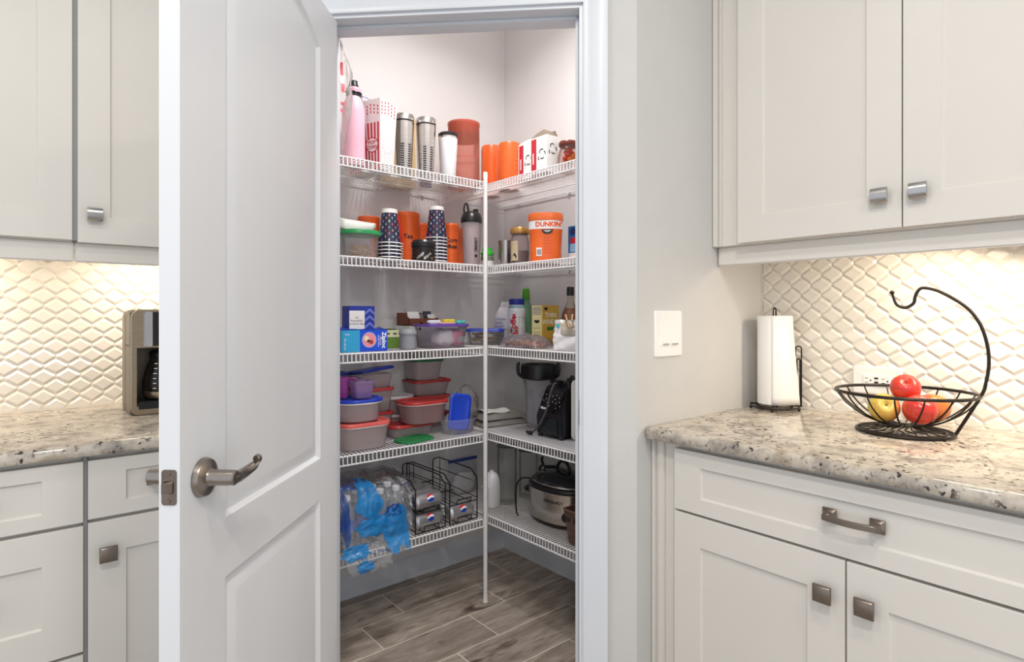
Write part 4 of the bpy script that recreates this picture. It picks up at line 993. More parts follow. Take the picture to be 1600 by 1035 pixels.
# --- third shelf
t = thing('bag_box', 'blue and teal box of zip bags at the front of the third shelf', 'box', (.906, 2.055, Z3))
carton(t, 0, .187, 0, .095, 0, .082, P('#1d4fd0', .42))
mb = MB().box(-.0004, .072, -.0006, .0956, .0002, .0815); obj('teal_end', mb, P('#2f9fd0', .42), t, smooth=0)
f = flat((0, -.0012, 0), (1, 0, 0), (0, 0, 1))
rd = obj('round_picture', disc(f, arc(.110, .044, .030, 0, 360, 28)[:-1]), P('#8fb4ea', .5), t, smooth=0)
obj('pink_field', disc(flat((0, -.0015, 0), (1, 0, 0), (0, 0, 1)), arc(.110, .044, .027, 0, 360, 28)[:-1]), P('#ec8fa0', .5), rd, smooth=0)
mb = MB(); g = flat((0, -.0018, 0), (1, 0, 0), (0, 0, 1))
for cx, cy, r, mi in ((.098, .050, .010, 0), (.118, .036, .009, 1), (.106, .040, .006, 2)): mb.add([tuple(g(x, y)) for x, y in arc(cx, cy, r, 0, 360, 10)[:-1]], [tuple(range(10))], mi)
obj('snack_picture', mb, [P('#f2e3b4', .5), P('#a5432f', .5), P('#3b2a24', .5)], rd, smooth=0)
rot = lambda ox, oz: (lambda x, y: (ox+y, -.0014, oz-x))
text('lettering', 'Ziploc', .024, WINK, t, rot(.171, .042), bold=.0008, label='white upright brand lettering')
text('lettering', 'STORAGE\nSLIDER BAGS', .008, WINK, t, rot(.152, .040))
text('lettering', 'New', .010, WINK, t, flat((.022, -.0012, .066), (1, 0, 0), (0, 0, 1)))
text('lettering', 'storage bags', .009, WINK, t, (lambda x, y: (.012-y, -.0012, .03+x)))
o = obj('torn_flap', MB().grid(lambda u, v: (.005+.175*u, .008+.05*v, .0822+.012*v*abs(math.sin(7*u))+.002), 12, 4), P('#1b3fa8', .5), t)
t = thing('bag_box', 'white and blue box of lunch bags standing on the blue zip bag box', 'box', (.945, 2.075, Z3+.083))
carton(t, 0, .104, 0, .065, 0, .090, P('#24359a', .45))
mb = MB(); quad(mb, flat((0, -.0005, 0), (1, 0, 0), (0, 0, 1)), .0, .062, .001, .072); obj('white_panel', mb, CARTON, t, smooth=0)
mb = MB(); f = flat((0, -.0007, 0), (1, 0, 0), (0, 0, 1))
for k in range(3): mb.add([tuple(f(x, y)) for x, y in ((.064, .004+.026*k), (.084, .020+.026*k), (.084, .030+.026*k), (.064, .014+.026*k))], [(0, 1, 2, 3)]); mb.add([tuple(f(x, y)) for x, y in ((.084, .018+.026*k), (.103, .003+.026*k), (.103, .013+.026*k), (.084, .028+.026*k))], [(0, 1, 2, 3)])
obj('chevrons', mb, P('#6f7fd0', .5), t, smooth=0)
text('lettering', '60\nResealable\nSandwich Bags', .0115, P('#5a3f3a', .6), t, flat((.030, -.0009, .034), (1, 0, 0), (0, 0, 1)))
t = thing('tea_box', 'green carton with cream band, behind the grey canister', 'box', (1.155, 2.205, Z3))
carton(t, 0, .145, 0, .075, 0, .076, P('#6d8f3f', .5))
mb = MB(); quad(mb, flat((0, -.0005, 0), (1, 0, 0), (0, 0, 1)), 0, .145, .046, .0755); obj('cream_band', mb, P('#e3e5b8', .5), t, smooth=0)
mb = MB(); f = flat((0, -.0008, 0), (1, 0, 0), (0, 0, 1))
for cx in (.020, .052): mb.add([tuple(f(cx+.010*math.cos(a), .060+.004*math.sin(a))) for a in [2*PI*k/14 for k in range(14)]], [tuple(range(14))])
obj('oval_mark', mb, P('#54584a', .5), t, smooth=0)
obj('open_flap', MB().box(.004, .06, .0, .05, .078, .080), INK, t)
lathe_item('canister', 'small plain grey canister with stepped lid on the third shelf', 'canister', (1.201, 2.088, Z3), [
    ('body', [(.030, 0), (.0325, .003), (.0335, .058), (.0335, .062)], P('#8f9196', .45)), ('lid', [(.0355, .060), (.036, .063), (.0355, .070), (.031, .080), (.026, .082), (0, .082)], P('#96989c', .45))])
t = thing('white_carton', 'low white carton under the brown packet organizer', 'box', (1.288, 2.225, Z3))
carton(t, 0, .145, 0, .13, 0, .092, CARTON)
obj('finger_hole', disc(flat((.052, -.0005, .078), (1, 0, 0), (0, 0, 1)), arc(0, 0, .008, 0, 360, 12)[:-1]), INK, t, smooth=0)
t = thing('packet_organizer', 'open brown and white card tray of packets on the white carton', 'tray', (1.286, 2.222, Z3+.0935))
KR = P('#7a4630', .7)
obj('tray', MB().box(0, .150, 0, .110, 0, .002).box(0, .150, 0, .002, 0, .030).box(0, .150, .108, .110, 0, .055).add([(0, 0, 0), (0, .110, 0), (0, .110, .055), (0, .06, .055), (0, 0, .030), (.002, 0, 0), (.002, .110, 0), (.002, .110, .055), (.002, .06, .055), (.002, 0, .030)], [(0, 1, 2, 3, 4), (9, 8, 7, 6, 5), (0, 4, 9, 5), (4, 3, 8, 9), (3, 2, 7, 8)]).box(.100, .102, 0, .110, 0, .032).box(.148, .150, 0, .110, 0, .032), KR, t, smooth=0, fix=False)
for x0, x1, y, z, m in ((.004, .066, .010, .056, CARTON), (.010, .070, .022, .060, P('#dcdad6', .6)), (.068, .098, .030, .050, P('#8d8175', .7)), (.104, .145, .008, .048, CARTON), (.100, .146, .040, .062, P('#3c4256', .6)), (.106, .150, .060, .055, P('#4c566e', .6))):
    obj('packet', MB().add([(x0, y, .003), (x1, y, .003), (x1-.006, y+.012, z), (x0, y+.012, z), (x0, y+.004, .003), (x1, y+.004, .003), (x1-.006, y+.016, z), (x0, y+.016, z)], [(0, 1, 2, 3), (7, 6, 5, 4), (0, 3, 7, 4), (1, 5, 6, 2), (3, 2, 6, 7), (0, 4, 5, 1)]), m, t, smooth=0)
for x in (.060, .126):
    obj('thumb_notch', disc(flat((x, -.0005, .008), (1, 0, 0), (0, 0, 1)), arc(0, 0, .007, 0, 360, 12)[:-1]), INK, t, smooth=0)
PURP = P('#5f3d98', .4)
t = tub('food_tub', 'long clear tub with purple lid holding a white and pink bundle', (1.384, 2.122, Z3), .212, .145, .094, PURP, r=.045, taper=.90, body=clear('purple_tint', '#dcd2e2', .16, .15), lidh=.010)
def blob(sx, sy, sz, amp, seed, n=18):
    def f(u, v):
        a = 2*PI*u; b = PI*(v-.5); p = Vector((math.cos(a)*math.cos(b), math.sin(a)*math.cos(b), math.sin(b)))
        k = 1+amp*noise.noise(p*2.2+Vector((seed, 0, 0)))+amp*.5*noise.noise(p*6+Vector((0, seed, 0)))
        sq = lambda c: math.copysign(abs(c)**.75, c)
        return (sx*sq(p.x)*k, sy*sq(p.y)*k, sz*sq(p.z)*k)
    return f
def put(name, mb, m, par, loc, **k):
    o = obj(name, mb, m, par, **k); o.location = loc; return o
put('white_bundle', MB().grid(blob(.042, .05, .038, .12, 2), 24, 16), mat('tissue', '#f0ecee', .7), t, (.005, -.002, .043), smooth=180)
put('pink_bundle', MB().grid(blob(.040, .05, .036, .14, 5), 24, 16), mat('pink_wrap', '#ee93aa', .5), t, (.055, -.004, .043), smooth=180)
put('cap_print', MB().box(-.02, .02, -.001, .001, -.012, .012), mat('grey_print', '#b9b6ba', .6), t, (.066, -.0585, .036))
ZL = Z3+.094-.004+.0105
for nm, lab, loc, s_, col in (('cookie_packet', 'small yellow packet lying on the purple lid', (1.440, 2.150, ZL), (.055, .035, .020), '#e8c93a'), ('soap_case', 'small teal case on the purple lid', (1.470, 2.105, ZL), (.046, .030, .014), '#4fc0b4'),
        ('snack_packet', 'pink and cream packet lying on the purple lid', (1.385, 2.080, ZL), (.080, .030, .007), '#e9b9bd'), ('snack_packet', 'white packet at the back of the purple lid', (1.375, 2.165, ZL), (.060, .03, .016), '#e6e3ea')):
    t = thing(nm, lab, 'packet', loc)
    obj('body', MB().loft([rrect(s_[0]*.9, s_[1]*.9, .006, 0), rrect(s_[0], s_[1], .008, s_[2]*.4), rrect(s_[0]*.96, s_[1]*.94, .008, s_[2]*.85), rrect(s_[0]*.8, s_[1]*.8, .006, s_[2])]), P(col, .4), t, smooth=60)
    obj('seal', MB().box(-s_[0]/2-.005, -s_[0]/2+.002, -s_[1]*.4, s_[1]*.4, s_[2]*.3, s_[2]*.3+.0015), P(col, .4), t)

t = tub('food_tub', 'clear tub of tan crackers with blue lid in the pantry corner behind the pole', (1.677, 2.195, Z3), .165, .150, .066, BLUE, r=.03, body=CLEARP, rz=-40, lidh=.012)
obj('white_rim', MB().loft([rrect(.176, .161, .032, .061), rrect(.176, .161, .032, .064)], (False, False)), WHITE, t)
for k in range(14):
    x, y = random.uniform(-.05, .05), random.uniform(-.045, .045)
    put('cracker', MB().loft([rrect(.040, .034, .008, 0), rrect(.042, .036, .008, .004), rrect(.040, .034, .008, .007)]), P(['#c9a46a', '#b98d52', '#8c6a45'][k % 3], .8), t, (x, y, .006+.0036*k)).rotation_euler = (random.uniform(-.2, .2), random.uniform(-.2, .2), random.uniform(0, 3))
# paper sacks behind the creamer
t = thing('flour_bag', 'slumped grey-white paper bag with faint print behind the creamer bottle', 'bag', (1.858, 2.275, Z3))
FB = mat('bag_paper', '#dcd9de', .6, bump=.5, bscale=90)
def sack(wd, dp, h, lean, seed):
    def f(u, v):
        a = 2*PI*u; c, s = math.cos(a), math.sin(a); sq = lambda q_: math.copysign(abs(q_)**.5, q_)
        k = 1-.25*max(0, v-.6)/.4; kd = 1-.85*max(0, v-.55)/.45
        d = .006*noise.noise(Vector((2.5*c+seed, 2.5*s, v*4)))+.003*noise.noise(Vector((7*c, 7*s+seed, v*11)))
        return ((wd/2*k+d)*sq(c)+lean*v*v, (dp/2*kd+d)*sq(s), h*v)
    return f
obj('sack', MB().grid(sack(.100, .08, .205, .02, 1), 32, 18), FB, t, smooth=180)
t = thing('flour_bag', 'crinkled white foil bag with blue-grey print leaning by the creamer bottle', 'bag', (1.800, 2.215, Z3))
t.rotation_euler = (0, 0, math.radians(-55))
obj('sack', MB().grid(sack(.088, .05, .175, .015, 6), 32, 18), FB, t, smooth=180)
mb = MB()
for k in range(7): quad(mb, flat((0, -.034+.0, 0), (1, 0, 0), (0, 0, 1)), -.032, .026-.01*(k % 3), .02+.016*k, .026+.016*k)
obj('print', mb, mat('blue_grey_print', '#a3a7b8', .6), t, smooth=0)
# creamer
t = lathe_item('creamer_bottle', 'white creamer bottle with blue cap and red lettering on the third shelf', 'bottle', (1.818, 2.132, Z3), [
    ('body', [(.036, 0), (.041, .004), (.041, .10), (.040, .125), (.0425, .150), (.0425, .162), (.036, .182), (.030, .190)], P('#eeeff2', .3)),
    ('teal_band', [(.0405, .172), (.0375, .181), (.0365, .1825)], P('#7fb7bd', .4)), ('cap', [(.036, .188), (.037, .191), (.037, .212), (.034, .216), (0, .216)], P('#24339c', .35))])
f = cyl(.0417, -148, .012); text('lettering', 'Coffee', .040, RINK, t, (lambda g: (lambda x, y: g(-y, x)))(cyl(.0417, -152, .100)), bold=.0016, label='red upright lettering')
text('lettering', 'mate', .024, RINK, t, (lambda g: (lambda x, y: g(-y, x)))(cyl(.0417, -132, .060)), bold=.001)
text('lettering', 'FAT\nFREE', .013, INK, t, cyl(.0417, -165, .070), bold=.0004)
mb = MB()
for k in range(11): quad(mb, cyl(.0417, -100, .02), -.014, .016-.004*(k % 3), .0105*k, .0105*k+.004)
obj('fine_print', mb, mat('grey_print2', '#80828c', .6), t, smooth=0)
t = lathe_item('sauce_bottle', 'green squeeze bottle with green cap behind the creamer', 'bottle', (1.906, 2.165, Z3), [
    ('body', [(.031, 0), (.035, .004), (.036, .10), (.030, .15), (.020, .20), (.0175, .215)], P('#6f9d76', .35)), ('cap', [(.019, .213), (.020, .216), (.017, .262), (.012, .270), (0, .270)], P('#4c9b1e', .35))])
t = thing('cracker_box', 'yellow carton lettered THIN WHEAT on the third shelf', 'box', (1.762, 1.893, Z3))
carton(t, 0, .104, 0, .068, 0, .182, P('#d3ab45', .5))
lf_ = MB(); g = flat((-.0005, .068, 0), (0, -1, 0), (0, 0, 1)); quad(lf_, g, .001, .067, .001, .181); sd = obj('cream_side', lf_, P('#efe3a8', .5), t, smooth=0)
mb = MB(); g = flat((-.0008, .068, 0), (0, -1, 0), (0, 0, 1))
for k in range(5): quad(mb, g, .006, .062, .140+.007*k, .1435+.007*k)
obj('stripes', mb, P('#8d8fa2', .5), sd, smooth=0)
obj('dark_mark', disc(g, [(.016, .116), (.052, .116), (.050, .106), (.034, .101), (.018, .106)]), INK, sd, smooth=0)
text('lettering', 'ORIGINAL', .010, P('#7a9a4c', .5), sd, flat((-.0008, .034, .080), (0, -1, 0), (0, 0, 1)))
text('lettering', 'Thin Wheat\nCrackers', .0105, P('#5f6b3c', .5), sd, flat((-.0008, .034, .056), (0, -1, 0), (0, 0, 1)))
f = flat((0, -.0006, 0), (1, 0, 0), (0, 0, 1))
obj('dark_mark', disc(f, [(.010, .172), (.034, .172), (.032, .163), (.022, .158), (.012, .163)]), INK, t, smooth=0)
text('lettering', 'THIN\nWHEAT', .030, P('#f6efd2', .5), t, flat((.053, -.0007, .122), (1, 0, 0), (0, 0, 1)), bold=.0008)
mb = MB(); quad(mb, f, .028, .082, .070, .086); obj('green_strip', mb, P('#2f7a37', .5), t, smooth=0)
for zz, nm in ((.016, 'wheat_print'),):
    mb = MB()
    for k in range(7): mb.add([tuple(f(x, y)) for x, y in ((.020+.011*k, .004), (.030+.011*k, .004), (.025+.011*k, .044-.006*(k % 2)))], [(0, 1, 2)])
    obj(nm, mb, P('#8a6a35', .5), t, smooth=0)
# bag of nuts
t = thing('nut_bag', 'clear zip bag of brown almonds lying at the front of the third shelf', 'bag', (1.655, 1.885, Z3))
def pillow(lx, ly, h, seed, amp=.010):
    def f(u, v):
        a = (u-.5)*2; b = (v-.5)*2; e = (1-a**4)*(1-b**4)
        n_ = amp*noise.noise(Vector((a*3+seed, b*3, 0)))+amp*.5*noise.noise(Vector((a*8, b*8+seed, 1)))
        return (a*lx/2, b*ly/2, .004+h*max(0, e)**.6+n_*max(0, e)**.5)
    return f
obj('film', MB().grid(pillow(.110, .250, .050, 4), 20, 36), clear('zip_film', '#d9d2de', .22, .08, bump=.4), t, smooth=180)
obj('film_back', MB().grid(lambda u, v: ((u-.5)*.108, (v-.5)*.248, .0006), 4, 4), clear('zip_film', '#d9d2de', .22, .08), t)
nm_ = [MB().lathe([(0, -.011), (.0045, -.006), (.006, .001), (.0035, .008), (0, .012)], 7).mesh('almond', [P(c, .6)], smooth=60) for c in ('#a8714e', '#8d5638', '#bf8a66')]
for k in range(170):
    a, b = random.uniform(-.040, .040), random.uniform(-.105, .100)
    o = link('almond', nm_[k % 3], t, (a, b, .008+.020*random.random()*(1-(b/.125)**2))); o.rotation_euler = (random.uniform(0, 3), random.uniform(0, 3), random.uniform(0, 3)); o.scale = (.85,)*3
# white bag closed by a clothespin
t = thing('snack_bag', 'white crumpled snack bag folded over and clipped with clothespins', 'bag', (1.668, 1.628, Z3), -45)
def crump(u, v):
    a = 2*PI*u; c, s = math.cos(a), math.sin(a); sq = lambda q_: math.copysign(abs(q_)**.6, q_)
    k = 1-.10*v; kd = 1-.80*v**1.6
    d = .007*noise.noise(Vector((2.2*c, 2.2*s+9, v*3)))+.005*noise.noise(Vector((6*c+2, 6*s, v*8)))
    return ((.068*k+d)*sq(c), (.040*kd+d*1.2)*sq(s)-.012*v*v, .001+.118*v+d*.3*v)
obj('sack', MB().grid(crump, 40, 22), mat('glossy_bag', '#e9e6e8', .3, bump=.3, bscale=60), t, smooth=180)
obj('folded_top', MB().grid(lambda u, v: ((u-.5)*.098+.010, -.014-.024*v**.7-.004*math.sin(PI*v)-.002*math.sin(9*u), .122-.058*v-.006*math.sin(3*u)), 14, 10), mat('bag_inside', '#a99f92', .35, .3, bump=.3, bscale=60), t, smooth=180)
obj('blue_mark', disc(flat((-.050, -.026, .096), (1, .2, 0), (0, .3, 1)), arc(0, 0, .008, 0, 360, 14)[:-1]), P('#4aa8b8', .5), t, smooth=0)
WOOD = mat('pale_wood', '#dcb98c', .6, var=.1)
for dx, tilt in ((-.012, -.25), (.004, .12)):
    cp = thing('clothespin', 'pale wooden clothespin clipping the white bag, '+('left' if dx < 0 else 'right')+' one of two', 'clothespin', (t.location.x+q*dx-q*.030, t.location.y-q*dx-q*.030, Z3+.112), -45, 'clothespins on the white bag')
    for yy in (-.004, .004): obj('prong', MB().box(-.003, .003, yy-.0022, yy+.0022, -.022, .030), WOOD, cp, bev=.001)
    obj('spring', MB().tube([(.0055*math.cos(a), .0075*math.sin(a), .006) for a in [2*PI*k/14 for k in range(14)]], .001, 5, True), STEEL, cp)
    cp.rotation_euler = (-.15, tilt, math.radians(-45))
t = lathe_item('liquor_bottle', 'amber liquor bottle with black cap at the right end of the third shelf', 'bottle', (1.815, 1.772, Z3), [
    ('glass', [(.036, 0), (.040, .004), (.040, .12), (.036, .145), (.018, .185), (.0135, .200), (.0135, .228)], clear('bottle_glass', '#d9c9b4', .15, .05)),
    ('liquor', [(.0345, .005), (.0385, .01), (.0385, .12), (.0345, .145), (.0235, .168), (0, .168)], P('#8f3d1a', .15)),
    ('label', [(.0404, .03), (.0404, .10)], P('#c8502c', .5)), ('cap', [(.0155, .222), (.0162, .226), (.0155, .258), (.012, .260), (0, .260)], BLACK)])

# --- fourth shelf, left side: tubs and lids
LT = [.0105]
t = tub('food_tub', 'large clear tub with pale red lid at the front left of the fourth shelf', (1.003, 2.110, Z4), .196, .165, .094, P('#d9605a', .35), r=.05, taper=.90, body=FROST, lidh=.013)
obj('rim', MB().loft([rrect(.206, .175, .055, .086), rrect(.206, .175, .055, .0895)], (False, False)), WHITE, t)
ZA = Z4+.094-.004+.0135
t = tub('food_tub', 'oval clear tub with bright blue lid on the red-lidded tub', (.997, 2.115, ZA), .176, .150, .078, BLUE, r=.072, taper=.90, lidh=.010)
obj('rim', MB().loft([rrect(.186, .160, .076, .068), rrect(.186, .160, .076, .0735)], (False, False)), WHITE, t)
ZB = ZA+.078-.004+.0108
PUR = clear('violet_tub', '#c9a8d6', .62, .25)
t = tub('measuring_cup', 'small square violet cup standing on the bright blue lid', (1.012, 2.112, ZB), .078, .072, .066, None, r=.012, taper=.84, body=PUR, group=None, cat='cup')
obj('inner_wall', MB().loft([rrect(.058, .052, .010, .004), rrect(.074, .068, .011, .065)], (True, False)), PUR, t, smooth=40)
t = thing('scoop', 'magenta scoop leaning behind the violet cup', 'scoop', (.958, 2.152, ZB))
obj('bowl', MB().lathe([(.014, 0), (.017, .02), (.021, .070), (.0215, .080), (.019, .080), (.014, .004)], 20), P('#b04aa0', .4), t)
obj('handle', MB().tube(crv([(.018, -.004, .070), (.034, -.012, .073), (.046, -.018, .066)], 5), .005), P('#b04aa0', .4), t)
lathe_item('tall_tumbler', 'tan plastic tumbler behind the violet cup at the door edge', 'tumbler', (.952, 2.245, Z4), [
    ('body', [(.024, 0), (.026, .003), (.034, .222), (.035, .228), (.033, .230), (.031, .226), (.024, .006), (0, .006)], P('#b59e88', .5))])
NAVL = P('#1d3088', .35)
t = tub('food_tub', 'tall clear tub with navy lid at the back left of the fourth shelf', (.985, 2.335, Z4), .120, .085, .262, NAVL, r=.02, taper=.88, lidh=.012)
zz = Z4
for k, (h, lid, lab) in enumerate(((.094, RED, 'clear red-lidded tub at the bottom of the stack under the tilted navy lid'), (.094, RED, 'clear red-lidded tub in the middle of the stack under the tilted navy lid'), (.058, None, 'shallow clear tub under a tilted navy lid, top of the back left stack'))):
    t = tub('food_tub', lab, (1.140, 2.292, zz), .152, .130, h, lid, r=.025, taper=.86); zz += h-.004+.0108
t_ = thing('tub_lid', 'navy tub lid lying tilted on the top tub of the back left stack', 'lid', (1.136, 2.292, zz+.008))
obj('lid', MB().loft([rrect(.172, .150, .03, -.006), rrect(.172, .150, .03, .002), rrect(.160, .138, .028, .007), rrect(.140, .118, .024, .006)]), NAVL, t_, smooth=40)
t_.rotation_euler = (-.10, -.10, .1)
t = tub('food_tub', 'shallow clear tub with red lid under the big oval red-lidded tub', (1.262, 2.205, Z4), .200, .155, .046, P('#b8332f', .35), r=.04, taper=.9)
t = tub('food_tub', 'big oval tub with red lid standing at the centre of the fourth shelf', (1.312, 2.160, Z4+.0535), .204, .150, .088, P('#b8332f', .35), r=.06, taper=.86, body=clear('pink_tub', '#e3bcbc', .55, .28), lidh=.010)
obj('rim', MB().loft([rrect(.214, .160, .064, .079), rrect(.214, .160, .064, .0835)], (False, False)), P('#e8c7c6', .4), t)
t = thing('tub_lid', 'green tub lid lying flat on the fourth shelf wires', 'lid', (1.225, 2.078, Z4))
obj('lid', MB().loft([rrect(.165, .105, .035, 0), rrect(.165, .105, .035, .006), rrect(.155, .095, .032, .009), rrect(.135, .075, .028, .005)]), P('#1f7a44', .35), t, smooth=40); t.rotation_euler = (0, 0, .25)
zz = Z4
for k, (wd, h, lab) in enumerate(((.170, .072, 'round clear tub with white lid, lower one of two behind the oval red-lidded tub'), (.178, .070, 'round clear tub with white lid, upper one of two behind the oval red-lidded tub'))):
    t = tub('food_tub', lab, (1.268, 2.318, zz), wd*.86, .128, h, P('#d9d4d6', .35), r=.062, taper=.86, lidh=.010); zz += h-.004+.0105
zz = Z4
for k, (wd, h, lid, lab) in enumerate(((.182, .060, P('#8e2d2c', .35), 'clear tub with dark red lid at the bottom of the right-hand back stack'), (.186, .070, P('#b5403c', .35), 'clear tub with red lid, second from below in the right-hand back stack'), (.200, .064, P('#a3302f', .35), 'clear tub with red lid, third from below in the right-hand back stack'), (.158, .088, P('#1f6e42', .35), 'deep clear tub with green lid on top of the right-hand back stack'))):
    t = tub('food_tub', lab, (1.432-(.02 if k == 3 else 0), 2.315, zz), wd*.94, .130, h, lid, r=.03, taper=.84); zz += h-.004+.0108
t = tub('food_tub', 'open clear oval tub holding an upright blue lid', (1.452, 2.095, Z4), .158, .120, .064, None, r=.055, taper=.84, body=clear('clear_bowl', '#e6e6ee', .28, .15))
t = thing('tub_lid', 'blue rectangular lid standing upright in the open clear tub', 'lid', (1.452, 2.092, Z4+.007))
obj('lid', MB().loft([[(p[0], yy, p[1]+.080) for p in rrect(.098-o, .160-o, .022, 0)] for yy, o in ((.006, 0), (-.001, 0), (-.004, .008), (-.004, .024), (-.001, .034))]), P('#1b45c8', .3), t, smooth=40)
t.rotation_euler = (-.16, .16, -.25)
t = thing('plastic_bag', 'loose clear bag behind the upright blue lid', 'bag', (1.560, 2.185, Z4))
obj('film', MB().grid(lambda u, v: bagf(u, v, .066, .05, .19, 8, .25), 28, 18), clear('crinkled_film', '#f6f0f0', .14, .08, bump=.5), t, fix=False, smooth=180)
# --- fourth shelf, right side
t = thing('shelf_liner', 'grey shelf liner sheet under the blender', 'liner', (0, 0, Z4))
obj('sheet', MB().box(XS+.006, XR-.02, RY+T+.03, 2.02, -.0002, .0012), mat('liner_grey', '#b4b3b6', .35, var=.02), t)
ZL4 = Z4+.0013
t = thing('folded_bag', 'folded grey-beige cloth bag lying on the fourth shelf left of the blender', 'bag', (1.722, 2.165, ZL4+.001), -8)
CLT = mat('grey_cloth', '#918d88', .7, bump=.4, bscale=120)
for k, (w_, d_, h_) in enumerate(((.25, .20, .030), (.24, .185, .030))):
    o = obj('fold', MB().grid(pillow(w_, d_, h_, 12+k, .008), 22, 18), CLT, t, smooth=180); o.location = (.0, .0, .026*k)
    o = obj('fold_under', MB().grid(lambda u, v: ((u-.5)*w_, (v-.5)*d_, .0036), 3, 3), CLT, t); o.location = (0, 0, .026*k)
o = obj('white_flap', MB().grid(lambda u, v: (-.10+.13*u, -.075+.10*v, .006+.010*math.sin(PI*v)+.003*math.sin(7*u)), 12, 10), mat('white_cloth', '#e6e3dc', .7), t, smooth=180); o.location = (0, 0, .052)
# blender jar standing upside down
t = thing('blender_jar', 'clear blender jar standing upside down with black collar up', 'blender jar', (1.806, 1.962, ZL4), -48)
obj('jar', MB().loft([rrect(.100, .100, .018, 0), rrect(.104, .104, .02, .004), rrect(.112, .112, .022, .12), rrect(.126, .126, .030, .19), rrect(.150, .150, .055, .222)], (False, False)), clear('jar_grey', '#d3d3d9', .30, .06), t, smooth=40)
for x in (-.032, .020): obj('raised_panel', MB().loft([[(x+p[0], yy, p[1]+.10) for p in rrect(.026, .150, .010, 0)] for yy in (-.0575, -.0545)]), clear('jar_grey2', '#bcbcc4', .4, .06), t)
obj('collar', MB().lathe([(.076, .216), (.083, .222), (.085, .262), (.083, .280), (.078, .284), (.072, .280), (.070, .262), (0, .26)], 40), BLACK, t)
for a in (200, 340):
    M = Matrix.Rotation(math.radians(a), 4, 'Z')
    obj('hook_lug', MB().tube(crv([(.080, 0, .228), (.094, 0, .240), (.098, 0, .262), (.097, 0, .284), (.090, 0, .287)], 4), .008, 8, M=M), BLACK, t)
obj('handle', MB().tube(crv([(.060, -.045, .216), (.088, -.066, .200), (.100, -.075, .160), (.100, -.075, .09), (.094, -.070, .04), (.066, -.05, .03)], 5), .0125, 10), BLACK, t)
# blender motor base, facing the shelf front
t = thing('blender', 'black blender motor base with control panel and loose cord', 'blender', (1.662, 1.822, ZL4), -90)
BW_ = .150
lp = lambda z, y0, y1, i_: [(i_, y0, z), (BW_-i_, y0, z), (BW_-i_, y1, z), (i_, y1, z)]
obj('housing', MB().loft([lp(.012, .004, .19, .0), lp(.085, .0, .19, -.002), lp(.100, .004, .19, .0), lp(.200, .045, .19, .010), lp(.212, .055, .185, .016)]), BLACK, t, bev=.004, seg=2)
obj('lower_grille', MB().box(.022, BW_-.022, -.0035, .004, .018, .080), mat('dark_teal_black', '#1c2427', .25), t, bev=.002)
for k in range(6): obj('grille_bar', MB().box(.026, BW_-.026, -.0048, -.003, .022+.0095*k, .025+.0095*k), BLACK, t)
nv = Vector((0, .041, .100)).normalized(); on = Vector((0, -nv.z, nv.y))
fp = flat(Vector((0, .0036, .100))+on*.0015, (1, 0, 0), nv)
cpn = obj('control_panel', MB().add([tuple(fp(x, y)) for x, y in ((.012, .004), (BW_-.012, .004), (BW_-.017, .098), (.017, .098))], [(0, 1, 2, 3)]), mat('panel_black', '#0e0f12', .15), t, smooth=0)
fp2 = lambda x, y: fp(x, y)+on*.0012
mb = MB()
for x, y in ((.024, .052), (.036, .060), (.048, .044), (.070, .074), (.078, .050), (.088, .062), (.098, .046), (.064, .032), (.110, .070), (.116, .052), (.124, .036), (.056, .066), (.092, .080), (.104, .026), (.03, .078)): mb.add([tuple(fp2(x+.0022*math.cos(a), y+.0022*math.sin(a))) for a in [2*PI*k/8 for k in range(8)]], [tuple(range(8))])
obj('indicator_dots', mb, mat('warm_white_ink', '#d6cfbf', .5), cpn, smooth=0)
text('lettering', 'Vitamix', .014, WINK, cpn, lambda x, y: fp2(.038+x, .020+y), bold=.0005, label='white brand lettering')
obj('coupling', MB().lathe([(.040, .208), (.040, .222), (.030, .226), (.014, .226), (.012, .240), (0, .241)], 24, M=Matrix.Translation((.080, .120, 0))), BLACK, t)
obj('start_switch', MB().loft([rrect(.030, .022, .006, .205, cx=.125, cy=.09), rrect(.026, .02, .006, .238, cx=.125, cy=.09), rrect(.012, .012, .004, .256, cx=.122, cy=.09)]), BLACK, t, smooth=40)
for x in (.012, BW_-.014):
    for y in (.014, .17): obj('rubber_foot', MB().lathe([(.010, 0), (.011, .003), (.010, .014)], 14, M=Matrix.Translation((x, y, 0))), BLACK, t)
obj('cord', MB().tube(crv([(.092, .060, .218), (.093, .020, .225), (.093, .008, .214), (.090, -.006, .180), (.080, -.012, .130), (.050, -.016, .070), (.010, -.018, .025), (-.020, -.014, .010)], 6), .0042, 8), mat('cord_grey', '#4a474a', .35), t)
obj('plug', MB().tube([(-.012, -.0155, .012), (-.030, -.012, .0085), (-.052, -.008, .0085)], [.008, .008, .0055], 8), BLACK, t)
obj('cord_clip', MB().box(.084, .102, .030, .060, .205, .236), BLACK, t, bev=.003)

t = thing('cutting_board', 'thin white cutting board standing on edge right of the blender', 'board', (1.700, 1.652, ZL4))
obj('board', MB().loft([[(p[0]+.115, yy, p[1]+.122) for p in rrect(.230-o, .242-o, .02, 0)] for yy, o in ((-.0035, .003), (-.0025, 0), (.0025, 0), (.0035, .003))]), WHITE, t)
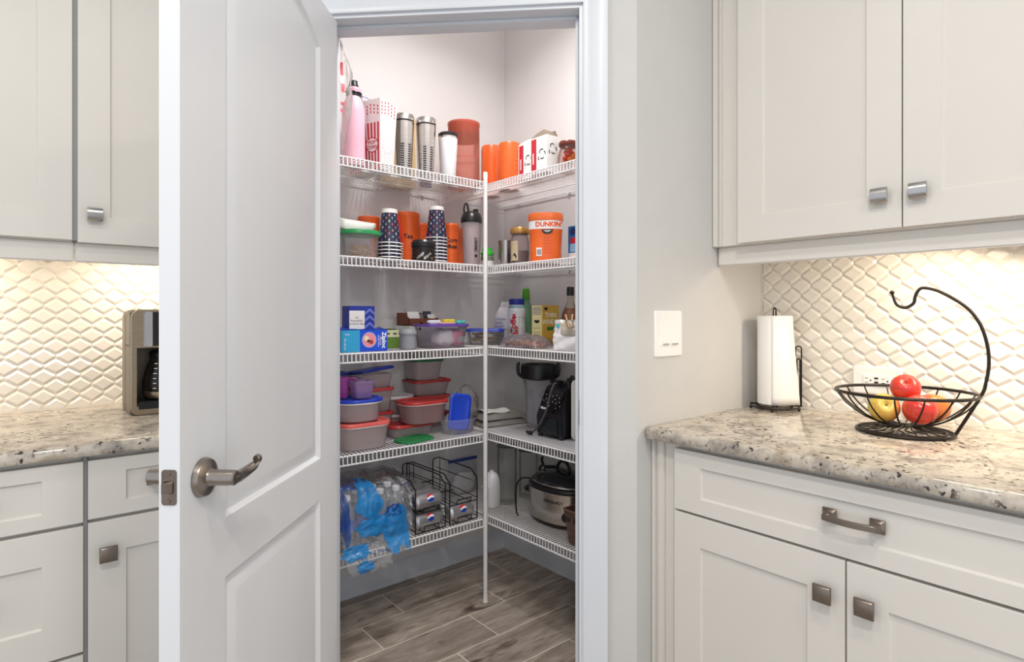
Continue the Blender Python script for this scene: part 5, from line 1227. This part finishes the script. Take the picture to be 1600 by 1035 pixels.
# --- lowest shelf, left side: water bottles in torn wrap
wat_b = MB().lathe([(.028, 0), (.0315, .004), (.0315, .028), (.0300, .032), (.0315, .036), (.0315, .060), (.0300, .064), (.0315, .068), (.0315, .125), (.024, .155), (.013, .176), (.012, .186)], 20).mesh('bottle', [clear('water_bottle_plastic', '#f4f8fc', .2, .05)])
wat_l = MB().lathe([(.0318, .075), (.0318, .115)], 20, caps=False).mesh('label', [P('#3558b8', .4)])
wat_c = MB().lathe([(.0145, .184), (.0148, .186), (.0148, .200), (.013, .202), (0, .202)], 16).mesh('cap', [P('#e9eaee', .35)])
RWN = ['front', 'second', 'third', 'fourth']
for i in range(4):
    for j in range(4):
        o = thing('water_bottle', f'water bottle in the torn wrap, {ORDN[i] if i else "first"} from the door, {RWN[j]} row', 'bottle', (.925+.068*i, 2.055+.068*j, Z5), 0, 'water bottles in the torn blue wrap')
        link('bottle', wat_b, o); link('label', wat_l, o); link('cap', wat_c, o)
t = thing('shrink_wrap', 'torn clear and blue plastic wrap draped over the water bottles', 'plastic wrap')
path = crv([(2.300, .52), (2.25, .573), (2.15, .582), (2.06, .572), (2.012, .515), (1.998, .44), (1.990, .385), (1.970, .362), (1.952, .340), (1.946, .322), (1.948, .304)], 5)
def film(u, v, out=0.0, amp=1.0):
    n_ = len(path)-1; p = v*n_; i_ = min(int(p), n_-1); f_ = p-i_; a = path[i_]*(1-f_)+path[i_+1]*f_
    tn = (path[i_+1]-path[i_]).normalized(); nx = Vector((tn.y, -tn.x)) ; nx = -nx if nx.dot(Vector((-.6, .6))) < 0 else nx
    x = .880+.290*u
    q_ = Vector((x*16, v*11, 3.3))
    d = (.010*noise.noise(q_)+.006*noise.noise(q_*2.3)+.004*noise.noise(q_*5.1))*amp
    d = max(-.006, d) if v > .25 else max(-.002, d)
    sag = .030*max(0, v-.55)*math.sin(PI*min(1, u*1.1))
    edge = .02*max(0, u-.86)/.14
    return (x+.006*noise.noise(q_*1.7+Vector((5, 0, 0))), a.x+nx.x*(d+out+.010)+edge*.5, a.y+nx.y*(d+out+.010)-sag*.5)
CF = clear('shrink_film', '#f8faff', .20, .10, bump=.8, bscale=40, gloss=1.25)
BF = clear('blue_film', '#2aa0ee', .82, .12, bump=.5, bscale=40)
DF = clear('deep_blue_film', '#1c56b0', .66, .12, bump=.5, bscale=40)
def vfor(z):   # path parameter for a height on the front run
    best = min(range(14, len(path)), key=lambda k: abs(path[k].y-z)); return best/(len(path)-1)
def holey(u, v): return not (u > .52+.08*math.sin(9*v) and v > .80) and not (u > .93 and v > .60) and not (v > .93 and abs(u-.26) > .22+.03*math.sin(40*u))
def fgrid(name, m, fn, nu, nv, keep):
    mb = MB(); mb.v = [fn(i/nu, j/nv) for j in range(nv+1) for i in range(nu+1)]
    for j in range(nv):
        for i in range(nu):
            if keep((i+.5)/nu, (j+.5)/nv): mb.f.append((j*(nu+1)+i, j*(nu+1)+i+1, (j+1)*(nu+1)+i+1, (j+1)*(nu+1)+i)); mb.m.append(0)
    return obj(name, mb, m, t, smooth=180, fix=False)
fgrid('clear_film', CF, film, 56, 64, holey)
def patch(name, uc, zc, ur, zr, m, seed, ang=0):
    ca, sa = math.cos(ang), math.sin(ang)
    def fn(a, b):
        x, y = (a-.5)*2, (b-.5)*2
        du, dz = ur*(ca*x-sa*y), zr*(sa*x+ca*y)
        u = uc+du; z = zc+dz
        # continuous inverse of the front run of the path
        for k in range(12, len(path)-1):
            za, zb = path[k].y, path[k+1].y
            if za >= z >= zb: v = (k+(za-z)/(za-zb+1e-9))/(len(path)-1); break
        else: v = 14/(len(path)-1) if z > .5 else .93
        return film(u, v, .004)
    fgrid(name, m, fn, 22, 22, lambda a, b: math.hypot(2*a-1, 2*b-1) < .86+.30*noise.noise(Vector((a*4+seed, b*4, seed))))
patch('blue_patch', .39, .525, .20, .068, BF, 1); patch('blue_patch', .05, .480, .06, .10, DF, 2); patch('blue_patch', .42, .437, .30, .036, BF, 3, -.10)
patch('blue_patch', .74, .412, .22, .090, BF, 4, .3); patch('blue_patch', .72, .478, .14, .024, DF, 5); patch('blue_patch', .15, .366, .22, .026, BF, 6, .1); patch('blue_patch', .22, .322, .12, .020, BF, 7)
fgrid('blue_top', DF, lambda a, b: film(.02+.34*a, .02+.30*b, .003), 16, 16, lambda a, b: a < .9+.2*noise.noise(Vector((b*5, 0, 1))))

# can racks and cans
def can_rack(label, x):
    t = thing('can_rack', label, 'can rack', (x, 2.018, Z5), 0, 'black wire can racks')
    W_, D_, Hh = .140, .350, .200
    for xx in (0, W_):
        pts = [(xx, 0, .002), (xx, 0, Hh-.022), (xx, .010, Hh-.018), (xx, .026, Hh-.008), (xx, .034, Hh+.002), (xx, .05, Hh+.006), (xx, D_-.045, Hh+.006), (xx, D_-.030, Hh-.002), (xx, D_-.014, Hh-.006), (xx, D_-.004, Hh-.012), (xx, D_, Hh-.026), (xx, D_, .002)]
        obj('side_frame', MB().tube(pts, .0026, 7), BLACKW, t)
        obj('side_wire', MB().tube([(xx, .002, Hh*.45), (xx, D_-.002, Hh*.45+.015)], .0018, 6), BLACKW, t)
        obj('side_wire', MB().tube([(xx, .002, .012), (xx, D_-.002, .012)], .0018, 6), BLACKW, t)
        obj('side_wire', MB().tube([(xx, .03, Hh*.78), (xx, D_-.03, Hh*.78)], .0016, 6), BLACKW, t)
        obj('upright', MB().tube([(xx, D_-.06, .012), (xx, D_-.06, Hh+.006)], .0018, 6), BLACKW, t)
    for f in (.25, .75):
        obj('tier_wire', MB().tube([(W_*f, .0, Hh*.46-.010), (W_*f, D_, Hh*.46-.002)], .0018, 6), BLACKW, t)
        obj('tier_wire', MB().tube([(W_*f, .0, .006), (W_*f, D_, .006)], .0018, 6), BLACKW, t)
    for y, z in ((.001, Hh*.46-.012), (D_-.001, Hh*.46-.004), (.001, .0035), (D_-.001, .0035), (.18, Hh*.46-.009)): obj('cross_bar', MB().tube([(0, y, z), (W_, y, z)], .0022, 6), BLACKW, t)
    obj('front_stop', MB().tube([(.035, .001, .004), (.035, -.006, .008), (.035, -.008, .028), (.105, -.008, .028), (.105, -.006, .008), (.105, .001, .004)], .0024, 6), BLACKW, t)
    obj('front_stop', MB().tube([(.035, .001, Hh*.46-.012), (.035, -.006, Hh*.46+.008), (.105, -.006, Hh*.46+.008), (.105, .001, Hh*.46-.012)], .0024, 6), BLACKW, t)
    return t
can_rack('black wire can rack next to the water bottles, holding two tiers of cans', 1.196)
can_rack('black wire can rack beside the support pole, upper tier empty', 1.358)
CR = .0325
RX90 = Matrix.Rotation(PI/2, 4, 'Y')
can_me = MB().lathe([(0, .004), (.021, .004), (.0235, 0), (.0255, .003), (CR, .012), (CR, .106), (.0275, .118), (.0262, .121), (.0245, .121), (.0235, .1165), (0, .1165)], 32, M=RX90).mesh('can', [mat('can_aluminium', '#cfcfd2', .33, .8, var=.03)], smooth=30)
def logo(bx, ang0, Rr=CR+.0004):
    def fm(a, b): th = math.radians(ang0)+b/Rr; return (bx+a, -Rr*math.cos(th), Rr*math.sin(th))
    R0 = .0165; out = []
    wave = lambda x, o: o+.0042*math.sin(x/R0*2.4+.6)-.10*x
    xs = [(-1+2*k/20)*R0 for k in range(21)]
    def band(lo, hi, mi, mb, up_):
        for k in range(20):
            pts = []
            for x in (xs[k], xs[k+1]):
                c = math.sqrt(max(0, R0*R0-x*x)); pts.append((x, max(-c, min(c, lo(x))), max(-c, min(c, hi(x)))))
            (xa, la, ha), (xb, lb_, hb) = pts
            nb = 3
            for j in range(nb):
                g = lambda l, h, t_: l+(h-l)*t_
                mb.add([(Vector(fm(xa, g(la, ha, j/nb)))*1)[:], fm(xb, g(lb_, hb, j/nb)), fm(xb, g(lb_, hb, (j+1)/nb)), fm(xa, g(la, ha, (j+1)/nb))], [(0, 1, 2, 3)], mi)
    mb = MB()
    band(lambda x: wave(x, .0042), lambda x: 1, 0, mb, 1); band(lambda x: wave(x, -.0040), lambda x: wave(x, .0042), 1, mb, 0); band(lambda x: -1, lambda x: wave(x, -.0040), 2, mb, 0)
    return mb
logo_mats = [P('#d02a35', .3), WINK, P('#1d3fae', .3)]
lg_front = logo(.064, 28).mesh('round_logo', logo_mats, smooth=60)
lg_up = logo(.064, 62).mesh('round_logo', logo_mats, smooth=60)
lg_txt = logo(.064, 150).mesh('round_logo', logo_mats, smooth=60)
def can(label, loc, lg, grp):
    o = thing('soda_can', label, 'can', loc, 0, grp); link('body', can_me, o)
    if lg: link('round_logo', lg, o)
    link('pull_tab', tab_me, o)
tab_me = MB().loft([[(p[2]+.0030, p[0], p[1]) for p in rrect(.016, .010, .004, z)] for z in (0, .0012)]).mesh('pull_tab', [STEEL])
for k in range(5):
    zt = Z5+.092-.0105+.0018+CR+.0012+.0075*k*.19
    can(f'silver soda can, upper tier beside the water bottles, {ORDN[k] if k else "first"} from front', (1.206, 2.018+.036+.0655*k, zt+.001), (lg_front, None, None, lg_up, lg_txt)[k], 'soda cans, upper tier of the rack by the water')
    can(f'silver soda can, lower tier beside the water bottles, {ORDN[k] if k else "first"} from front', (1.206, 2.018+.036+.0655*k, Z5+.0080+CR), (lg_front, lg_txt, lg_up, None, lg_txt)[k], 'soda cans, lower tier of the rack by the water')
    can(f'silver soda can in the rack by the pole, {ORDN[k] if k else "first"} from front', (1.368, 2.018+.036+.0655*k, Z5+.0080+CR), (lg_front, lg_txt, None, lg_up, lg_txt)[k], 'soda cans, lower tier of the rack by the pole')
# zip bag behind
t = thing('zip_bag', 'clear zip bag with blue seal standing against the back wall behind the can racks', 'bag', (1.655, 2.352, Z5))
obj('film', MB().grid(lambda u, v: ((u-.5)*.190*(1-.12*v), -.022*math.sin(PI*u)*(1-v)**.6+.004*noise.noise(Vector((u*6, v*6, 4)))-.004, .162*v), 20, 16), clear('zip_film2', '#cfd0dc', .40, .15, bump=.5), t, smooth=180)
obj('blue_seal', MB().box(-.085, .085, -.010, -.002, .158, .172), P('#2f4795', .4), t, bev=.002)
put('contents', MB().grid(blob(.07, .018, .05, .15, 9), 20, 14), mat('pale_contents', '#c9c6ca', .6), t, (0, -.016, .055), smooth=180)

# --- lowest shelf, right side
t = thing('white_jug', 'round-topped white plastic jug right of the support pole on the lowest shelf', 'jug', (1.652, 2.112, Z5))
obj('body', MB().loft([rrect(.070, .070, .03, 0), rrect(.074, .074, .032, .006), rrect(.076, .076, .034, .09), rrect(.068, .070, .033, .125), rrect(.046, .052, .022, .146), rrect(.018, .024, .008, .154)]), P('#e9e8ec', .35), t, smooth=60)
obj('seam', MB().tube([(-.039, -.03, .088), (-.0385, .03, .088)], .002), WHITE, t); obj('spout', MB().lathe([(.009, .150), (.009, .160), (0, .161)], 14), WHITE, t)
for x, y, r, h, lab in ((1.735, 2.103, .047, .262, 'tall clear glass cylinder vase beside the white jug'), (1.872, 2.108, .047, .222, 'clear glass cylinder vase behind the slow cooker handle')):
    lathe_item('glass_vase', lab, 'vase', (x, y, Z5), [('glass', [(r-.004, 0), (r, .002), (r, h), (r-.002, h+.001), (r-.003, h), (r-.003, .012), (0, .010)], clear('vase_glass', '#eef2ee', .04, .03, gloss=.8)), ('rim', [(r+.0006, h-.003), (r+.0012, h), (r-.001, h+.003), (r-.0035, h)], clear('vase_rim', '#6b746f', .4, .05))])
# slow cooker
t = thing('slow_cooker', 'oval steel slow cooker with black rim and glass lid on the lowest shelf', 'slow cooker', (1.766, 1.765, Z5), 90)
def oval(a, b, z, n=48, e=.88): 
    return [(a*math.copysign(abs(math.cos(2*PI*k/n))**e, math.cos(2*PI*k/n)), b*math.copysign(abs(math.sin(2*PI*k/n))**e, math.sin(2*PI*k/n)), z) for k in range(n)]
SA, SB = .160, .122
obj('base', MB().loft([oval(SA-.030, SB-.024, .004), oval(SA-.012, SB-.010, .006), oval(SA-.008, SB-.006, .022)]), BLACK, t, smooth=50)
obj('body', MB().loft([oval(SA-.010, SB-.008, .020), oval(SA-.004, SB-.003, .026), oval(SA, SB, .090), oval(SA+.002, SB+.002, .142), oval(SA+.004, SB+.004, .147), oval(SA, SB, .149)]), STEEL, t, smooth=50)
obj('crock_rim', MB().loft([oval(SA-.004, SB-.004, .147), oval(SA+.001, SB+.001, .152), oval(SA+.001, SB+.001, .160), oval(SA-.006, SB-.006, .166), oval(SA-.014, SB-.014, .166)]), BLACK, t, smooth=60)
ld = obj('lid', MB().loft([oval(SA-.014, SB-.013, .170), oval(SA-.030, SB-.026, .190), oval(SA-.070, SB-.056, .205), oval(.02, .016, .212)]), mat('dark_lid_glass', '#191a1e', .06, 0, spec=.8, coat=.5), t, smooth=60)
obj('lid_band', MB().loft([oval(SA-.012, SB-.011, .166), oval(SA-.010, SB-.009, .169), oval(SA-.013, SB-.012, .173)], (False, False)), STEEL, ld, smooth=60)
obj('lid_handle', MB().tube(crv([(-.036, 0, .206), (-.034, 0, .226), (-.018, 0, .246), (.0, 0, .250), (.018, 0, .246), (.034, 0, .226), (.036, 0, .206)], 5), .0065, 10).loft([rrect(.092, .030, .014, .206), rrect(.080, .026, .012, .214)]), BLACK, ld)
for s in (1, -1):
    hn = obj('side_handle', MB().tube([(s*p[0], p[1], p[2]) for p in crv([(SA-.004, -.045, .098), (SA+.036, -.040, .100), (SA+.052, 0, .098), (SA+.036, .040, .100), (SA-.004, .045, .098)], 6)], .0085, 8), BLACK, t)
    obj('handle_mount', MB().loft([[(s*(SA-.004), p[0], p[1]+.085) for p in rrect(.112, .060, .02, 0)], [(s*(SA+.010), p[0], p[1]+.088) for p in rrect(.090, .044, .018, 0)]]), BLACK, hn)
    lt = obj('latch', MB().tube([(s*p[0], p[1], p[2]) for p in crv([(SA+.004, -.020, .130), (SA+.012, -.018, .165), (SA-.004, -.016, .196), (SA-.020, -.014, .205), (SA-.012, -.012, .225), (SA-.020, -.01, .240)], 5)], .006, 7).tube([(s*(SA-.03), -.014, .198), (s*(SA-.09), -.03, .207)], .008, 7), BLACK, t)
text('lettering', 'CROCK-POT', .016, INK, t, lambda x, y: (-(.055+x)*1.0, SB*math.sqrt(max(0, 1-((.055+x)/SA)**2.27))+.0035, .112+y), bold=.0004, label='dark brand lettering')
obj('control_knob', MB().lathe([(.018, 0), (.018, .008), (.014, .012), (0, .012)], 20, M=Matrix.Translation((-.108, SB*.77, .058)) @ Matrix.Rotation(-PI/2, 4, 'X')), BLACK, t)
obj('cord', MB().tube(crv([(SA-.02, .030, .150), (SA+.03, .060, .150), (SA+.062, .068, .120), (SA+.072, .070, .080), (SA+.060, .078, .035), (SA+.03, .10, .012), (SA+.000, .118, .005)], 6), .0034, 7), BLACK, t)
# basket
t = thing('wicker_basket', 'brown woven basket with handle slot at the front right of the lowest shelf', 'basket', (1.650, 1.500, Z5), -90)
BR = mat('brown_weave', '#6d5245', .7, var=.25, scale=120, bump=.6, bscale=300, stretch=(1, 1, 4))
def wall_(k0, k1): return [rrect(.155*k, .118*k, .012, 0) for k in (k0, k1)]
obj('weave', MB().loft([rrect(.150, .100, .014, 0, cx=0), rrect(.166, .108, .014, .045), rrect(.178, .116, .014, .085)], (True, False)).loft([rrect(.178, .116, .014, .105), rrect(.186, .122, .014, .128)], (False, False)).loft([rrect(.180, .110, .012, .128), rrect(.148, .094, .012, .004)], (False, True)), BR, t)
obj('slot_band', MB().loft([rrect(.177, .115, .014, .084), rrect(.180, .118, .014, .106)], (False, False)), mat('dark_slot', '#3a2b25', .8), t)
for k in range(9):
    z = .008+.0085*k if k < 9 else 0
    f_ = z/.128; obj('weave_strand', MB().tube(rrect(.151+.036*f_, .101+.022*f_, .014, z, 4), .0022, 5, True), BR, t)
for k in range(3): obj('weave_strand', MB().tube(rrect(.181+.003*k, .119+.002*k, .014, .108+.008*k, 4), .0024, 5, True), BR, t)
obj('rim', MB().tube(rrect(.186, .122, .014, .129, 5), .0042, 7, True), BR, t)
for x in (-.045, .0, .045): obj('stave', MB().box(x-.006, x+.006, -.0605, -.0575, .084, .107), BR, t)
